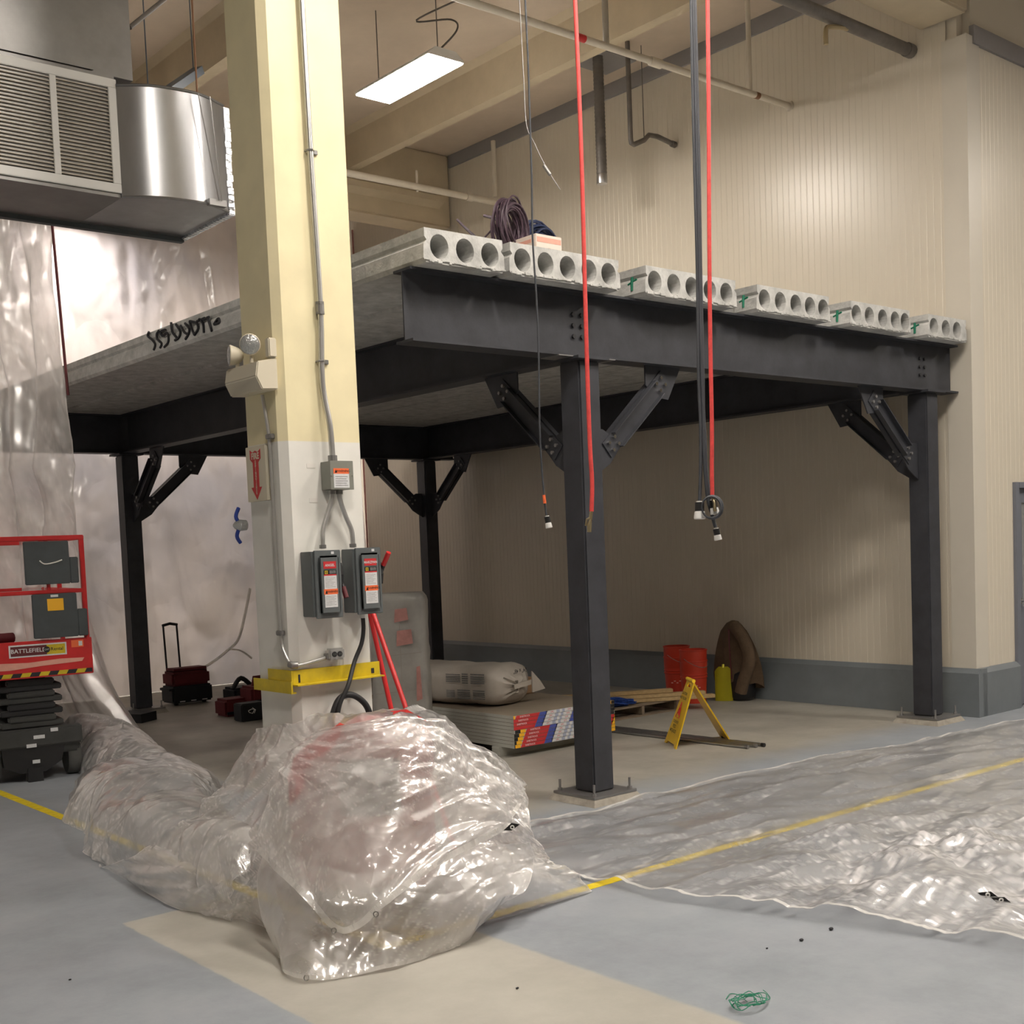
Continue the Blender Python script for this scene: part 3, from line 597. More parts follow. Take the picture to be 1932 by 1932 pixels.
def brace(cx, cyy, dx, dy, label, marks=False):
    """knee brace from column centre (cx,cyy) going up along (dx,dy)"""
    u = Vector((dx, dy, 0)); n = Vector((-dy, dx, 0)); o = Vector((cx, cyy, 0)) + u*CW/2
    t = thing('knee_brace', (o.x, o.y, 2.25), label, 'brace', 'knee braces under the mezzanine')
    def P(s, z, q=0): return o+u*s+n*q+Vector((0, 0, z))
    bm = B(); prism(bm, [P(.0, 2.28, -.006), P(.0, 2.62, -.006), P(.10, 2.62, -.006), P(.30, 2.52, -.006), P(.24, 2.46, -.006), P(.17, 2.38, -.006)], n*.012); mk('column_gusset', bm, M['steel'], t)
    bm = B(); prism(bm, [P(.56, BB-.001, -.006), P(.56, 2.96, -.006), P(.62, 2.88, -.006), P(.80, 2.86, -.006), P(.94, BB-.001, -.006)], n*.012); mk('beam_gusset', bm, M['steel'], t)
    a, b = P(.13, 2.47), P(.76, 3.02); ax = (b-a).normalized(); pr = n.cross(ax)
    for sgn in (-1, 1):   # two channels back to back on the gussets
        bm = B(); c = (a+b)/2+n*sgn*.012; ln = (b-a).length
        obox(bm, c, ax, pr, n, ln, .13, .008); obox(bm, c+pr*.061+n*sgn*.022, ax, pr, n, ln*.72, .008, .045); obox(bm, c-pr*.061+n*sgn*.022, ax, pr, n, ln*.72, .008, .045)
        ch = mk('channel', bm, M['steel'], t)
    side = -1 if (n.y > 0 or n.x > 0) else 1
    for e, sg_ in ((a, 1), (b, -1)):
        for i in (.045, .115):
            for j in (-.032, .032):
                for sd in (-1, 1):
                    q = e+ax*sg_*i+pr*j+n*sd*.016
                    bm = B(); cyl(bm, q, q+n*sd*.018, .014, 6); mk('bolt', bm, M['chrome'] if marks else M['galvdull'], t)
    if marks:
        bm = B(); text_bm(bm, '7d', (a+b)/2+ax*.12+pr*.03+n*(-.0165), -ax, -pr, .04, 0); text_bm(bm, '9-2028', (a+b)/2+ax*.10-pr*.02+n*(-.0165), -ax, -pr, .035, 0)
        mk('paint_mark', bm, M['white'], t, label='white hand-written marks')
brace(cy, cy, 1, 0, 'knee brace from the front column rising right, with white marks and bright bolts', True)
brace(cy, cy, 0, 1, 'knee brace from the front column rising back-left under the girder')
brace(L_+cy, cy, -1, 0, 'knee brace of the right column rising towards the front column')
brace(L_+cy, cy, 0, 1, 'knee brace of the right column rising back under the wall-side girder')
brace(cy, DD+cy, 1, 0, 'knee brace of the far left column along the far beam')
brace(cy, DD+cy, 0, -1, 'steep-looking knee brace of the far left column rising towards the camera')
brace(L_+cy, DD+cy, -1, 0, 'knee brace of the far right column along the far beam, by the pillar edge')
brace(L_+cy, DD+cy, 0, -1, 'knee brace of the far right column rising towards the camera')

# ------------------------------------------------------------------ hollow core slabs
SY0, SY1 = -.115, 8.1
TH = .207; SZ = BT+.001
def slab(x0, x1, holes, hr, label, y0=SY0, cut=False, mark=True):
    t = thing('hollow_core_slab', ((x0+x1)/2, 4, SZ), label, 'concrete slab', 'hollow core slabs of the mezzanine')
    bm = B(); ng = 20
    nr = len(holes)
    # front face outline with a keyway on both sides
    def outl(y): return [(x0+.02, y, SZ), (x1-.02, y, SZ), (x1, y, SZ+.025), (x1-.004, y, SZ+.11), (x1-.028, y, SZ+.135), (x1-.012, y, SZ+.155), (x1-.012, y, SZ+TH), (x0+.012, y, SZ+TH), (x0+.012, y, SZ+.155), (x0+.028, y, SZ+.135), (x0+.004, y, SZ+.11), (x0, y, SZ+.025)]
    for (y, flip) in ((y0, False), (SY1, True)):
        O = [bm.verts.new(p) for p in outl(y)]
        edges = [bm.edges.new((O[i], O[(i+1) % len(O)])) for i in range(len(O))]
        for hx in holes:
            R_ = [bm.verts.new((hx+hr*math.cos(2*PI*k/ng), y, SZ+TH*.5+hr*1.06*math.sin(2*PI*k/ng))) for k in range(ng)]
            edges += [bm.edges.new((R_[i], R_[(i+1) % ng])) for i in range(ng)]
            if not flip: ORGH = R_
            hol.append(R_)
        bmesh.ops.triangle_fill(bm, edges=edges, use_beauty=True)
        out.append(O)
    n = len(out[-1]); a, b = out[-2], out[-1]
    for i in range(n): bm.faces.new((a[i], a[(i+1) % n], b[(i+1) % n], b[i]))
    hh = hol[-2*nr:]
    for k in range(nr):
        p, q = hh[k], hh[k+nr]
        for i in range(ng): bm.faces.new((p[i], p[(i+1) % ng], q[(i+1) % ng], q[i]))
    bmesh.ops.recalc_face_normals(bm, faces=bm.faces)
    mk('slab_body', bm, M['slab'], t)
    # ragged saw-cut slurry along the lower front edge
    bm = B(); s = x0+.01
    while s < x1-.03:
        w2 = random.uniform(.02, .06); hgt = random.uniform(.006, .022)
        obox(bm, (s+w2/2, y0-.003, SZ+.012+random.uniform(-.004, .008)), (1, 0, 0), (0, 1, 0), (0, 0, 1), w2, .012, hgt, .003); s += w2*.8
    mk('cement_crust', bm, M['slab'], t)
    if mark:
        bm = B(); xx = x0+.005
        tube(bm, [(xx+.003, y0+.13, SZ+.145), (xx-.001, y0+.13, SZ+.11), (xx-.002, y0+.13, SZ+.05)], .012, 5); tube(bm, [(xx+.003, y0+.09, SZ+.125), (xx, y0+.17, SZ+.10)], .008, 5)
        mk('spray_mark', bm, M['greenmark'], t, label='green spray mark')
    return t
hol = []; out = []
def span(px0, px1, y=None):
    y = SY0 if y is None else y
    return pl(px0, 440 + (px0-805)*.19, 1, y).x, pl(px1, 440+(px1-805)*.19, 1, y).x
def hx(pxs): return [pl(p, 475+(p-805)*.17, 1, SY0).x for p in pxs]
HR = .071
SLABS = [
 (-1.372, pl(952, 500, 1, SY0).x, hx((829.5, 878, 925)), 'leftmost hollow core slab with three holes, longest side showing spray marks'),
 (pl(961, 500, 1, SY0).x, pl(1170, 520, 1, SY0).x, hx((986.5, 1030, 1071.5, 1112, 1149)), 'second hollow core slab from the left with a pink carton on top'),
 (pl(1217, 530, 1, SY0).x, pl(1390, 560, 1, SY0).x, hx((1236, 1272, 1306, 1340, 1371)), 'third hollow core slab from the left, behind the hanging hoses'),
 (pl(1427, 560, 1, SY0).x, pl(1566, 590, 1, SY0).x, hx((1443, 1473, 1502, 1529, 1554)), 'fourth hollow core slab from the left along the front beam'),
 (pl(1604, 590, 1, SY0).x, pl(1718, 610, 1, SY0).x, hx((1616.5, 1641, 1666, 1689.5, 1710)), 'fifth hollow core slab from the left along the front beam'),
 (pl(1750, 620, 1, SY0).x, pl(1824, 630, 1, SY0).x, hx((1762.5, 1785, 1806)), 'rightmost hollow core slab with three holes, against the panel wall'),
]
for i, (a, b, hs, lab) in enumerate(SLABS):
    gaps = [h2-h1 for h1, h2 in zip(hs, hs[1:])]
    r = min(HR, min(gaps)*.42)
    hs = [min(max(h, a+r+.02), b-r-.016) for h in hs]
    st = slab(a, b, hs, r, lab, mark=i > 0)
    if i == 0: slab0 = st
# infill between slabs further back so the deck reads solid (grout joints)
for i in range(5):
    a, b = SLABS[i][1], SLABS[i+1][0]
    if b-a > .05:
        bm = B(); box(bm, a+.001, b-.001, SY0+.55, SY1, SZ, SZ+.10); tag(mk('joint_infill', bm, M['slab']), 'grey concrete strip closing the gap between slabs '+('second and third' if i == 1 else 'third and fourth' if i == 2 else 'fourth and fifth' if i == 3 else 'fifth and sixth')+' from the left', 'concrete strip', 'joint strips between slabs')
# hand-sprayed characters on the side of the first slab
bm = B(); xs = -1.376
def stroke(P, r=.011): tube(bm, smoothpath([pl(x, y, 0, xs) for x, y in P], 4), r, 5)
for P in ([(281, 626), (279, 634), (286, 640), (293, 650), (290, 660)], [(300, 624), (296, 630), (297, 640), (305, 648), (302, 656)], [(312, 622), (303, 626), (307, 634), (315, 628), (318, 640), (316, 648), (310, 655)],
          [(323, 608), (325, 625), (334, 638)], [(332, 612), (340, 625), (338, 636), (330, 642)], [(341, 614), (349, 628), (356, 630)], [(349, 610), (357, 620), (356, 630), (350, 640)], [(358, 606), (362, 620), (367, 632)], [(358, 606), (371, 610), (374, 620), (367, 632)],
          [(376, 602), (383, 610), (385, 628)], [(372, 606), (386, 600)], [(392, 600), (396, 612), (400, 625)], [(384, 603), (394, 598)], [(404, 612), (414, 608), (412, 601), (404, 612)]):
    stroke(P)
o = mk('spray_writing', bm, M['soot'], slab0, label='black hand-sprayed digits')
# ------------------------------------------------------------------ things on the deck
ZT = SZ+TH+.001
def top(px, py, y): return pl(px, py, 1, y)
def carton():
    y0 = .30; a = top(1012, 475, y0); b = top(1061, 485, y0); x0, x1 = a.x, b.x; zt = top(1013, 440, y0).z
    t = thing('carton', ((x0+x1)/2, y0+.25, ZT), 'white and pink cardboard carton with a hand slot, on the second slab', 'box')
    bm = B(); box(bm, x0, x1, y0, y0+.5, ZT, zt, .004); mk('body', bm, M['pinkbox'], t)
    bm = B(); box(bm, x0+.01, x1-.01, y0-.0015, y0-.0002, zt-.055, zt-.02); box(bm, x0-.0015, x0-.0002, y0+.05, y0+.45, zt-.055, zt-.03); mk('printed_band', bm, M['palepink'], t)
    zc = (ZT+zt)/2-.0; bm = B(); tube(bm, [((x0+x1)/2+.045*math.cos(q)*(1), y0-.001, zc+.02*math.sin(q)) for q in [k*PI/10 for k in range(21)]], .003, 5); mk('hand_slot', bm, M['card'], t)
    bm = B(); box(bm, x1+.005, x1+.06, y0+.1, y0+.3, ZT, ZT+.085, .003); tag(mk('small_carton', bm, M['pinkbox']), 'tiny pale carton just right of the white and pink carton', 'box')
carton()
def coil(c, R_, r, n, m, tilt, label, parts=2, yaw=0):
    bm = B(); rnd = random.Random(int(R_*1000)+n)
    Mt = Matrix.Rotation(yaw, 4, 'Z') @ Matrix.Rotation(tilt, 4, 'X')
    for k in range(n):
        rr = R_*(1+rnd.uniform(-.28, .10)); off = Vector((rnd.uniform(-.03, .03), rnd.uniform(-.03, .03), rnd.uniform(-.05, .05)))
        sk = Matrix.Rotation(rnd.uniform(-.22, .22), 4, 'X') @ Matrix.Rotation(rnd.uniform(-.22, .22), 4, 'Y')
        P = [Vector(c)+Mt @ (sk @ (Vector((rr*math.cos(a), rr*math.sin(a)*(1+.1*rnd.uniform(-1, 1)*0), 0)) + off)) for a in [q*2*PI/22 for q in range(23)]]
        tube(bm, P, r, 5, caps=False)
    return mk('cable_coil', bm, m, label=label, cat='cable', group='cable coils on the deck', smooth=60)
q = top(963, 428, .62); coil((q.x, .62, q.z), .175, .0075, 34, M['hose_purple'], PI/2, 'plum-coloured coil of cable standing on the deck left of the carton', yaw=.42)
q = top(1012, 430, 1.08); coil((q.x, 1.08, ZT+.30), .26, .009, 30, M['hose_navy'], PI/2, 'navy blue coil of cable leaning behind the plum coil', yaw=.25)
bm = B(); tube(bm, smoothpath([pl(863, 415, 1, 3.0), pl(880, 432, 1, 2.6), pl(900, 450, 1, 1.5)], 5), .012, 6); tube(bm, smoothpath([pl(914, 407, 1, 3), pl(935, 413, 1, 2), pl(945, 420, 1, .8)], 5), .014, 6); tube(bm, smoothpath([pl(935, 425, 1, 2), pl(922, 440, 1, 2), pl(910, 452, 1, 1.9)], 5), .008, 6)
mk('loose_cable', bm, mat('dull_cable', (.05, .035, .045), .95, spec=.05), label='loose dark cable ends trailing left of the plum coil', cat='cable', smooth=60)

# ------------------------------------------------------------------ pipes under the roof
def pipe(P, r, m, label, extra=None, n=12, name='pipe_run'):
    t = thing(name, P[0], label, 'pipe')
    bm = B(); tube(bm, P, r, n); mk('pipe', bm, m, t, smooth=40)
    for nm, a, b, r2, m2 in (extra or []):
        bm = B(); cyl(bm, a, b, r2, 12); mk(nm, bm, m2, t, smooth=40)
    return t
pw = M['pipewhite']
def along(y, z0, px, py): return pl(px, py, 1, y)
A = pl(862, 0, 1, 1.88); A = Vector((-.5, 1.88, 6.31)); E_ = Vector((5.02, 1.88, 6.33))
j1 = pl(1095, 70, 1, 1.88).x; j2 = pl(1428, 185, 1, 1.88).x; j3 = pl(1237, 118, 1, 1.88).x
pipe([A, E_], .032, pw, 'white sprinkler pipe crossing above the red hose to the panel wall', [
    ('red_band', (j1-.05, 1.88, 6.32), (j1+.05, 1.88, 6.32), .034, M['red']), ('red_band', (j2-.03, 1.88, 6.327), (j2+.03, 1.88, 6.327), .034, M['hinge']),
    ('fitting', (j3-.07, 1.88, 6.32), (j3+.07, 1.88, 6.32), .043, pw), ('hanger', (4.36, 1.88, 6.34), (4.36, 1.88, 7.37), .026, pw), ('hanger', (2.3, 1.88, 6.34), (2.3, 1.88, 7.37), .03, M['conduit']), ('flange', (5.0, 1.88, 6.33), (5.03, 1.88, 6.33), .05, pw)])
jj = pl(787, 352, 1, 6.48).x; jk = pl(885, 371, 1, 6.48).x
pipe([(-.5, 6.48, 6.40), (5.02, 6.48, 6.40)], .042, pw, 'white sprinkler pipe running from behind the pillar to the cable coils', [
    ('clevis', (jj, 6.48, 6.34), (jj, 6.48, 6.60), .016, pw), ('fitting', (jk-.05, 6.48, 6.4), (jk+.05, 6.48, 6.4), .055, pw), ('red_band', (4.93, 6.48, 6.40), (4.99, 6.48, 6.40), .046, M['red']), ('hanger', (4.80, 6.48, 6.47), (4.80, 6.48, 7.2), .032, pw)])
pipe([(1.0, .45, 6.42), (5.02, .45, 6.42)], .058, M['pipedark'], 'thick dark grey pipe ending at the panel wall in the upper right', [('end_ring', (4.93, .45, 6.42), (5.02, .45, 6.42), .066, M['pipedark'])], 16)
bm = B(); e0 = pl(1598, 42, 1, .45)
tube(bm, smoothpath([(e0.x, .45, 6.38), (e0.x-.12, .44, 6.36), (e0.x-.32, .43, 6.31), (e0.x-.36, .43, 6.27), (e0.x-.36, .43, 6.15)], 6), .022, 8); mk('sprinkler_branch', bm, M['brass'], label='small brass elbow branch hanging off the thick grey pipe', cat='pipe', smooth=40)
pipe([(4.28, 3.49, 7.36), (4.28, 3.49, 6.30), (4.29, 3.49, 6.26), (4.33, 3.49, 6.25), (4.50, 3.49, 6.33), (4.58, 3.49, 6.40), (4.72, 3.49, 6.41), (5.02, 3.49, 6.37)], .028, M['pipedark'], 'thin grey drain pipe dropping from the roof and kinking into the panel wall', [('hanger_rod', (4.5, 3.49, 6.36), (4.5, 3.49, 7.37), .005, M['pipedark']), ('end_ring', (4.96, 3.49, 6.375), (5.02, 3.49, 6.37), .036, M['pipedark'])])
t = thing('roof_drain', (4.29, 3.97, 5.94), 'wide ribbed grey drop pipe hanging open-ended from the roof', 'pipe')
bm = B(); prof = []; z = 5.95
while z < 7.35: prof += [(.058, z), (.062, z+.02), (.058, z+.04)]; z += .045
lathe(bm, (4.29, 3.97, 0), prof, 18); mk('ribbed_pipe', bm, M['pipedark'], t, smooth=50)
bm = B(); lathe(bm, (4.29, 3.97, 5.93), [(.05, 0), (.06, 0), (.062, .02), (.062, .10), (.058, .11)], 18); mk('end_collar', bm, M['galv'], t, smooth=50)

# ------------------------------------------------------------------ fluorescent fixtures
def fixture(x, y, z, label, chains=True, lens=None, L2=.63, W2=.215):
    t = thing('fluorescent_light', (x, y, z), label, 'light fixture', 'ceiling light fixtures')
    bm = B(); box(bm, x-W2, x+W2, y-L2, y+L2, z+.012, z+.03)
    prism(bm, [(x-W2, y-L2, z+.03), (x+W2, y-L2, z+.03), (x+W2*.55, y-L2, z+.10), (x-W2*.55, y-L2, z+.10)], (0, 2*L2, 0)); mk('reflector', bm, M['white'], t)
    bm = B(); box(bm, x-W2+.008, x+W2-.008, y-L2+.008, y+L2-.008, z, z+.0115); mk('lens', bm, lens or M['tubes'], t, label='bright glowing lens')
    if chains:
        for yy in (y-L2*.8, y+L2*.8):
            bm = B(); tube(bm, [(x, yy, z+.1), (x, yy, CZ-.012)], .006, 5); mk('chain', bm, M['pipedark'], t)
    return t
LT = fixture(1.56, 3.93, 6.5, 'bright glowing fluorescent fixture hanging by chains right of the pillar')
bm = B(); tube(bm, smoothpath([(1.56, 3.5, 6.60), (1.7, 3.3, 6.8), (1.8, 3.5, 7.0), (1.6, 3.8, 7.05), (1.85, 3.1, 7.15), (2.2, 2.8, 7.34)], 8), .009, 6); mk('supply_cord', bm, M['pipedark'], LT, smooth=60)
for i, (x, y) in enumerate(((1.56, -3.1), (-1.5, -2.35), (5.4, -4.6), (-4.2, -4.4), (9.8, -4.0), (-7.2, 2.8))):
    fixture(x, y, 6.5, 'ceiling fluorescent fixture out in the hall near the camera, outside the frame')
fl_ = pl(92, 452, 1, 10.45)
for x, y in ((fl_.x, 10.45), (.8, 13.2), (4.6, 12.6), (-6.8, 13.0), (9.0, 14.0)):
    fixture(x, y, 5.9 if x > fl_.x+.01 else fl_.z, 'fluorescent fixture behind the plastic curtain' + (', the one glaring through it under the duct' if y == 10.45 else ', hidden beyond the mezzanine'), True, M['tubesnear'] if y == 10.45 else M['tubesfar'], .3 if y == 10.45 else .63)

# ------------------------------------------------------------------ duct
t = thing('air_duct', (-2.6, 1.7, 4.11), 'large galvanised air duct with a white louvred grille and curved end', 'duct')
ZB, ZD = 4.11, 4.80
foot = [(-2.59, 1.39), (-2.46, 1.30), (-2.33, 1.255), (-2.16, 1.235), (-2.04, 1.26), (-1.88, 1.34)]
fp = smoothpath([(x, y, ZB) for x, y in foot], 6)
bm = B(); prism(bm, [tuple(p) for p in fp]+[(-1.84, 2.12, ZB), (-2.59, 2.10, ZB)], (0, 0, ZD-ZB)); mk('curved_transition', bm, M['galv'], t, smooth=30)
for dz in (0, ZD-ZB): bm = B(); tube(bm, [p+Vector((0, -.004, dz)) for p in fp], .008, 6); mk('seam_edge', bm, M['galvdull'], t)
bm = B(); box(bm, -6.5, -2.592, 1.405, 2.10, ZB, 4.86); mk('box_body', bm, M['galvdull'], t)
bm = B(); box(bm, -6.5, -2.46, 1.42, 2.08, 4.862, CZ-.002); prism(bm, [(-3.2, 1.404, 5.2), (-4.4, 1.404, 5.2), (-4.4, 1.404, 4.87), (-2.72, 1.404, 4.87)], (0, .012, 0)); mk('vertical_drop', bm, M['galvdull'], t)
bm = B(); box(bm, -6.5, -1.84, 2.10, 2.15, ZB-.03, ZB+.03); mk('angle_frame', bm, M['darkgrey'], t)
bm = B()
for s in range(16):
    z0 = ZB-.01+s*(ZD-ZB)/16; obox(bm, (-1.86+random.uniform(-.006, .006), 1.345, z0+.02), (1, 0, 0), (0, 1, 0), (0, 0, 1), .05, .02, .052, .006)
for s in range(18): obox(bm, (-1.855+.01*s/18+random.uniform(-.004, .004), 1.36+s*.043, ZB+.0), (1, 0, 0), (0, 1, 0), (0, 0, 1), .05, .046, .035, .006)
mk('foil_tape', bm, M['foil'], t)
for x, y in ((-2.40, 1.72), (-2.02, 1.42)):
    bm = B(); tube(bm, [(x, y, ZD), (x, y, CZ)], .007, 6); mk('hanger_rod', bm, M['hinge'], t)
bm = B(); tube(bm, [(-2.02, 1.20, ZB+.02), (-2.13, 1.19, ZD-.02)], .004, 5); tube(bm, [(-2.0, 1.20, ZB+.02), (-2.05, 1.19, ZD-.02)], .004, 5); box(bm, -2.08, -1.96, 1.21, 1.25, ZB-.01, ZB+.03); mk('strap', bm, M['galvdull'], t)
g0 = thing('g', (0, 0, 0), None, None)
bpy.data.objects.remove(g0)
gx0, gx1, gz0, gz1, gy = -4.02, -2.585, 4.135, 4.835, 1.39
bm = B(); fr = .055
box(bm, gx0, gx1, gy, gy+.014, gz1-fr, gz1, .003); box(bm, gx0, gx1, gy, gy+.014, gz0, gz0+fr, .003); box(bm, gx1-fr, gx1, gy, gy+.014, gz0+fr, gz1-fr, .003); box(bm, gx0, gx0+fr, gy, gy+.014, gz0+fr, gz1-fr, .003)
for x in (-2.985, -3.39): box(bm, x-.02, x+.02, gy, gy+.014, gz0+fr, gz1-fr, .002)
gr = mk('grille', bm, M['white'], t, label='white louvred grille')
nl = 26
for k in range(nl):
    z = gz0+fr+.006+k*(gz1-gz0-2*fr-.008)/nl
    bm = B(); prism(bm, [(gx0+fr, gy+.002, z+.004), (gx0+fr, gy+.028, z+.019), (gx0+fr, gy+.028, z+.021), (gx0+fr, gy+.002, z+.007)], (gx1-gx0-2*fr, 0, 0)); mk('louvre', bm, M['pipewhite'], gr)
bm = B(); box(bm, gx0+.03, gx1-.03, gy+.035, gy+.04, gz0+.03, gz1-.03); mk('grille_back', bm, M['black'], gr)
# blue strut beyond the duct and small diagonal pipe
a = dp(375, 133, 11.5); b = dp(270, 205, 10.6); bm = B(); x, y, z = frame(a, b); obox(bm, (a+b)/2, x, y, z, .10, .07, (b-a).length)
for f_ in (.1, .9): q_ = a.lerp(b, f_); cyl(bm, q_, (q_.x, q_.y, CZ), .006, 5)
mk('unistrut', bm, mat('blue_grey_steel', (.10, .13, .17), .5), label='blue-grey steel strut hanging beyond the curved duct', cat='strut')
a = Vector(dp(315, -5, 8.3)); b = Vector(dp(245, 52, 8.0)); bm = B(); tube(bm, [a, b], .016, 8); mk('diagonal_pipe', bm, M['pipedark'], label='short diagonal grey pipe above the duct, left of the pillar', cat='pipe', smooth=60)

# ------------------------------------------------------------------ hanging hoses and cords
def hang(name, P, r, m, label, cat, D=6.5, n=8, smooth=8, topz=None):
    t = thing(name, dp(*P[-1], D), label, cat)
    pts = [dp(x, y, D) for x, y in P]
    if pts[0].z < CZ-.05:
        d0 = pts[0]-pts[1]; k = (CZ-.02-pts[0].z)/d0.z; pts = [pts[0]+d0*k]+pts
    bm = B(); tube(bm, smoothpath(pts, smooth), r, n); mk('hose' if 'hose' in name else 'cord', bm, m, t, smooth=60)
    return t
def plug(t, px, py, px2, py2, D, w1=.022, name='plug', lab='black and white plug'):
    a, b = dp(px, py, D), dp(px2, py2, D); d = b-a
    bm = B(); tube(bm, [a, a+d*.06, a+d*.55], w1*.92, 12); pg = mk(name, bm, M['black'], t, label=lab, smooth=50)
    bm = B(); tube(bm, [a+d*.55, b-d*.08, b], w1*1.12, 12, rads=[w1, w1*1.15, w1*1.1]); mk('plug_cap', bm, M['white'], pg, smooth=50)
    bm = B(); tube(bm, [a-d*.08, a+d*.05], w1*.7, 10); mk('collar', bm, M['white'], pg, smooth=50)
t = hang('air_hose', [(1085, 0), (1092, 160), (1098, 330), (1103, 520), (1108, 700), (1113, 840), (1117, 910), (1116, 965)], .0118, M['redhose'], 'red rubber air hose hanging in front of the front column', 'hose')
bm = B(); tube(bm, [dp(1116, 962, 6.5), dp(1114, 980, 6.5)], .010, 8); tube(bm, [dp(1114, 980, 6.5), dp(1112, 990, 6.5), dp(1112, 1004, 6.5)], .011, 8, rads=[.008, .014, .012]); tube(bm, [dp(1114, 976, 6.5), dp(1107, 980, 6.5), dp(1105, 992, 6.5)], .006, 6); mk('coupler', bm, M['brass'], t, label='brass hose coupler', smooth=50)
t = hang('air_hose', [(1335, -5), (1337, 200), (1338, 420), (1340, 640), (1343, 800), (1343, 890), (1344, 938)], .0115, M['redhose'], 'red rubber air hose hanging beside the bundle of dark cords', 'hose', 6.45)
bm = B(); tube(bm, [dp(1344, 936, 6.45), dp(1348, 948, 6.43), dp(1349, 965, 6.43)], .010, 8); mk('coupler', bm, M['brass'], t, smooth=50)
t = hang('drop_cord', [(991, 0), (996, 110), (999, 200), (1003, 330), (1005, 450), (1012, 560), (1016, 660), (1018, 800), (1022, 880), (1027, 938), (1031, 972)], .0052, M['greycord'], 'thin dark cord with a red sleeve and plug hanging left of the front column', 'cord')
bm = B(); tube(bm, [dp(1026, 934, 6.5), dp(1028, 950, 6.5)], .0085, 8); mk('sleeve', bm, M['orange'], t, label='red-orange sleeve')
plug(t, 1032, 975, 1036, 996, 6.5, .0165)
for (P, lab, pp) in (
    ([(1304, -5), (1307, 160), (1311, 330), (1316, 520), (1318, 700), (1322, 800), (1322, 880), (1320, 945)], 'dark drop cord at the left of the hanging bundle, with a large plug', (1320, 948, 1320, 979, .027)),
    ([(1308, -5), (1312, 160), (1316, 330), (1320, 520), (1324, 700), (1330, 830), (1334, 905), (1344, 950)], 'dark drop cord in the middle of the hanging bundle, plug behind the loop', (1345, 944, 1349, 970, .022)),
    ([(1311, -5), (1315, 160), (1319, 330), (1322, 520), (1326, 700), (1328, 840), (1334, 930), (1343, 970), (1350, 995)], 'dark drop cord with the lowest plug of the hanging bundle', (1351, 998, 1355, 1019, .019))):
    t = hang('drop_cord', P, .0095, M['greycord'], lab, 'cord', 6.5); plug(t, pp[0], pp[1], pp[2], pp[3], 6.48, pp[4])
bm = B()
for k in range(3): tube(bm, [dp(1342+(18+k)*math.cos(a)+k, 957+(20+k)*math.sin(a), 6.42+.01*k) for a in [q*2*PI/24 for q in range(25)]], .005, 6, caps=False)
mk('cord_loop', bm, M['greycord'], label='small coiled loop of dark cord tied to the hanging bundle', cat='cord', smooth=60)
bm = B(); tube(bm, smoothpath([dp(960, -330, 7.2), dp(980, 0, 7.2), dp(988, 150, 7.2), dp(993, 235, 7.2), dp(1008, 270, 7.2), dp(1022, 300, 7.2), dp(1040, 332, 7.2), dp(1057, 358, 7.2)], 5), .003, 6); tube(bm, [dp(1026, 312, 7.2), dp(1038, 330, 7.2)], .011, 8)
mk('loose_wire', bm, M['galvdull'], label='short loose wire with a bright tag dangling behind the thin cord', cat='wire', smooth=60)

# ------------------------------------------------------------------ under the mezzanine
# drywall stack
DX0, DX1, DY0, DY1 = .80, 2.02, 1.80, 4.24
NS = 9; LH = .0315; DZ = .085
def label_strip(bm, z0, z1, off):
    y = DY0-.0012
    segs = [(0, .27, 0), (.27, .36, 1), (.36, .48, 2), (.48, .52, 3), (.52, .55, 2), (.55, .58, 3), (.58, .68, 2), (.68, .78, 1), (.78, 1.08, 0), (1.08, 1.16, 5), (1.16, 1.25, 4)]
    if off > 0: segs = [(-.12, -.06, 4), (-.06, 0, 5)]+segs
    for a, b, mi in segs:
        a = max(DX0, DX0+a+off); b = min(DX1, DX0+b+off)
        if b <= a: continue
        sl = .018 if mi in (0, 1) else 0
        prism(bm, [(a, y, z0), (b, y, z0), (min(b+sl, DX1), y, z1), (min(a+(sl if a > DX0 else 0), DX1), y, z1)], (0, .0010, 0), mi)
    for a, b, s, m_ in ((.02, .20, 'SHEETROCK', 2), (.39, .47, 'UPC', 0), (.60, .67, 'GYP', 0), (.80, .98, 'SHEETROCK', 2)):
        c = DX0+(a+b)/2+off
        if c+(b-a)/2 < DX1 and c-(b-a)/2 > DX0: text_bm(bm, s, (c, y, (z0+z1)/2), (1, 0, 0), (0, 0, 1), .0145, m_, .01)
for k in range(NS):
    z0 = DZ+k*LH; z1 = z0+LH-.003; off = 0.0 if k >= 5 else .10
    off += (k-7)*.018 if k >= 5 else (k-2)*.016
    pos = 'topmost of the stack' if k == NS-1 else 'lowest of the stack' if k == 0 else ['', 'second', 'third', 'fourth', 'fifth', 'sixth', 'seventh', 'eighth'][k]+' from the bottom of the stack'
    t = thing('drywall_board', ((DX0+DX1)/2, (DY0+DY1)/2, z0), 'drywall board pair with red and blue end tape, '+pos, 'drywall', 'stacked drywall boards')
    bm = B(); box(bm, DX0, DX1, DY0, DY1, z0, z1+.0005, 0); 
    for f in bm.faces:
        if f.normal.z > .9 or abs(f.calc_center_median().z-z1-.0005) < 1e-4: f.material_index = 1
    mk('board', bm, [M['gyp'], M['gyppaper']], t)
    bm = B(); label_strip(bm, z0+.0005, z1, off); mk('end_tape', bm, [M['redlbl'], M['lblblue'], M['paper'], M['lblgrey'], M['black'], M['amber']], t, label='red, blue and white printed end tape')
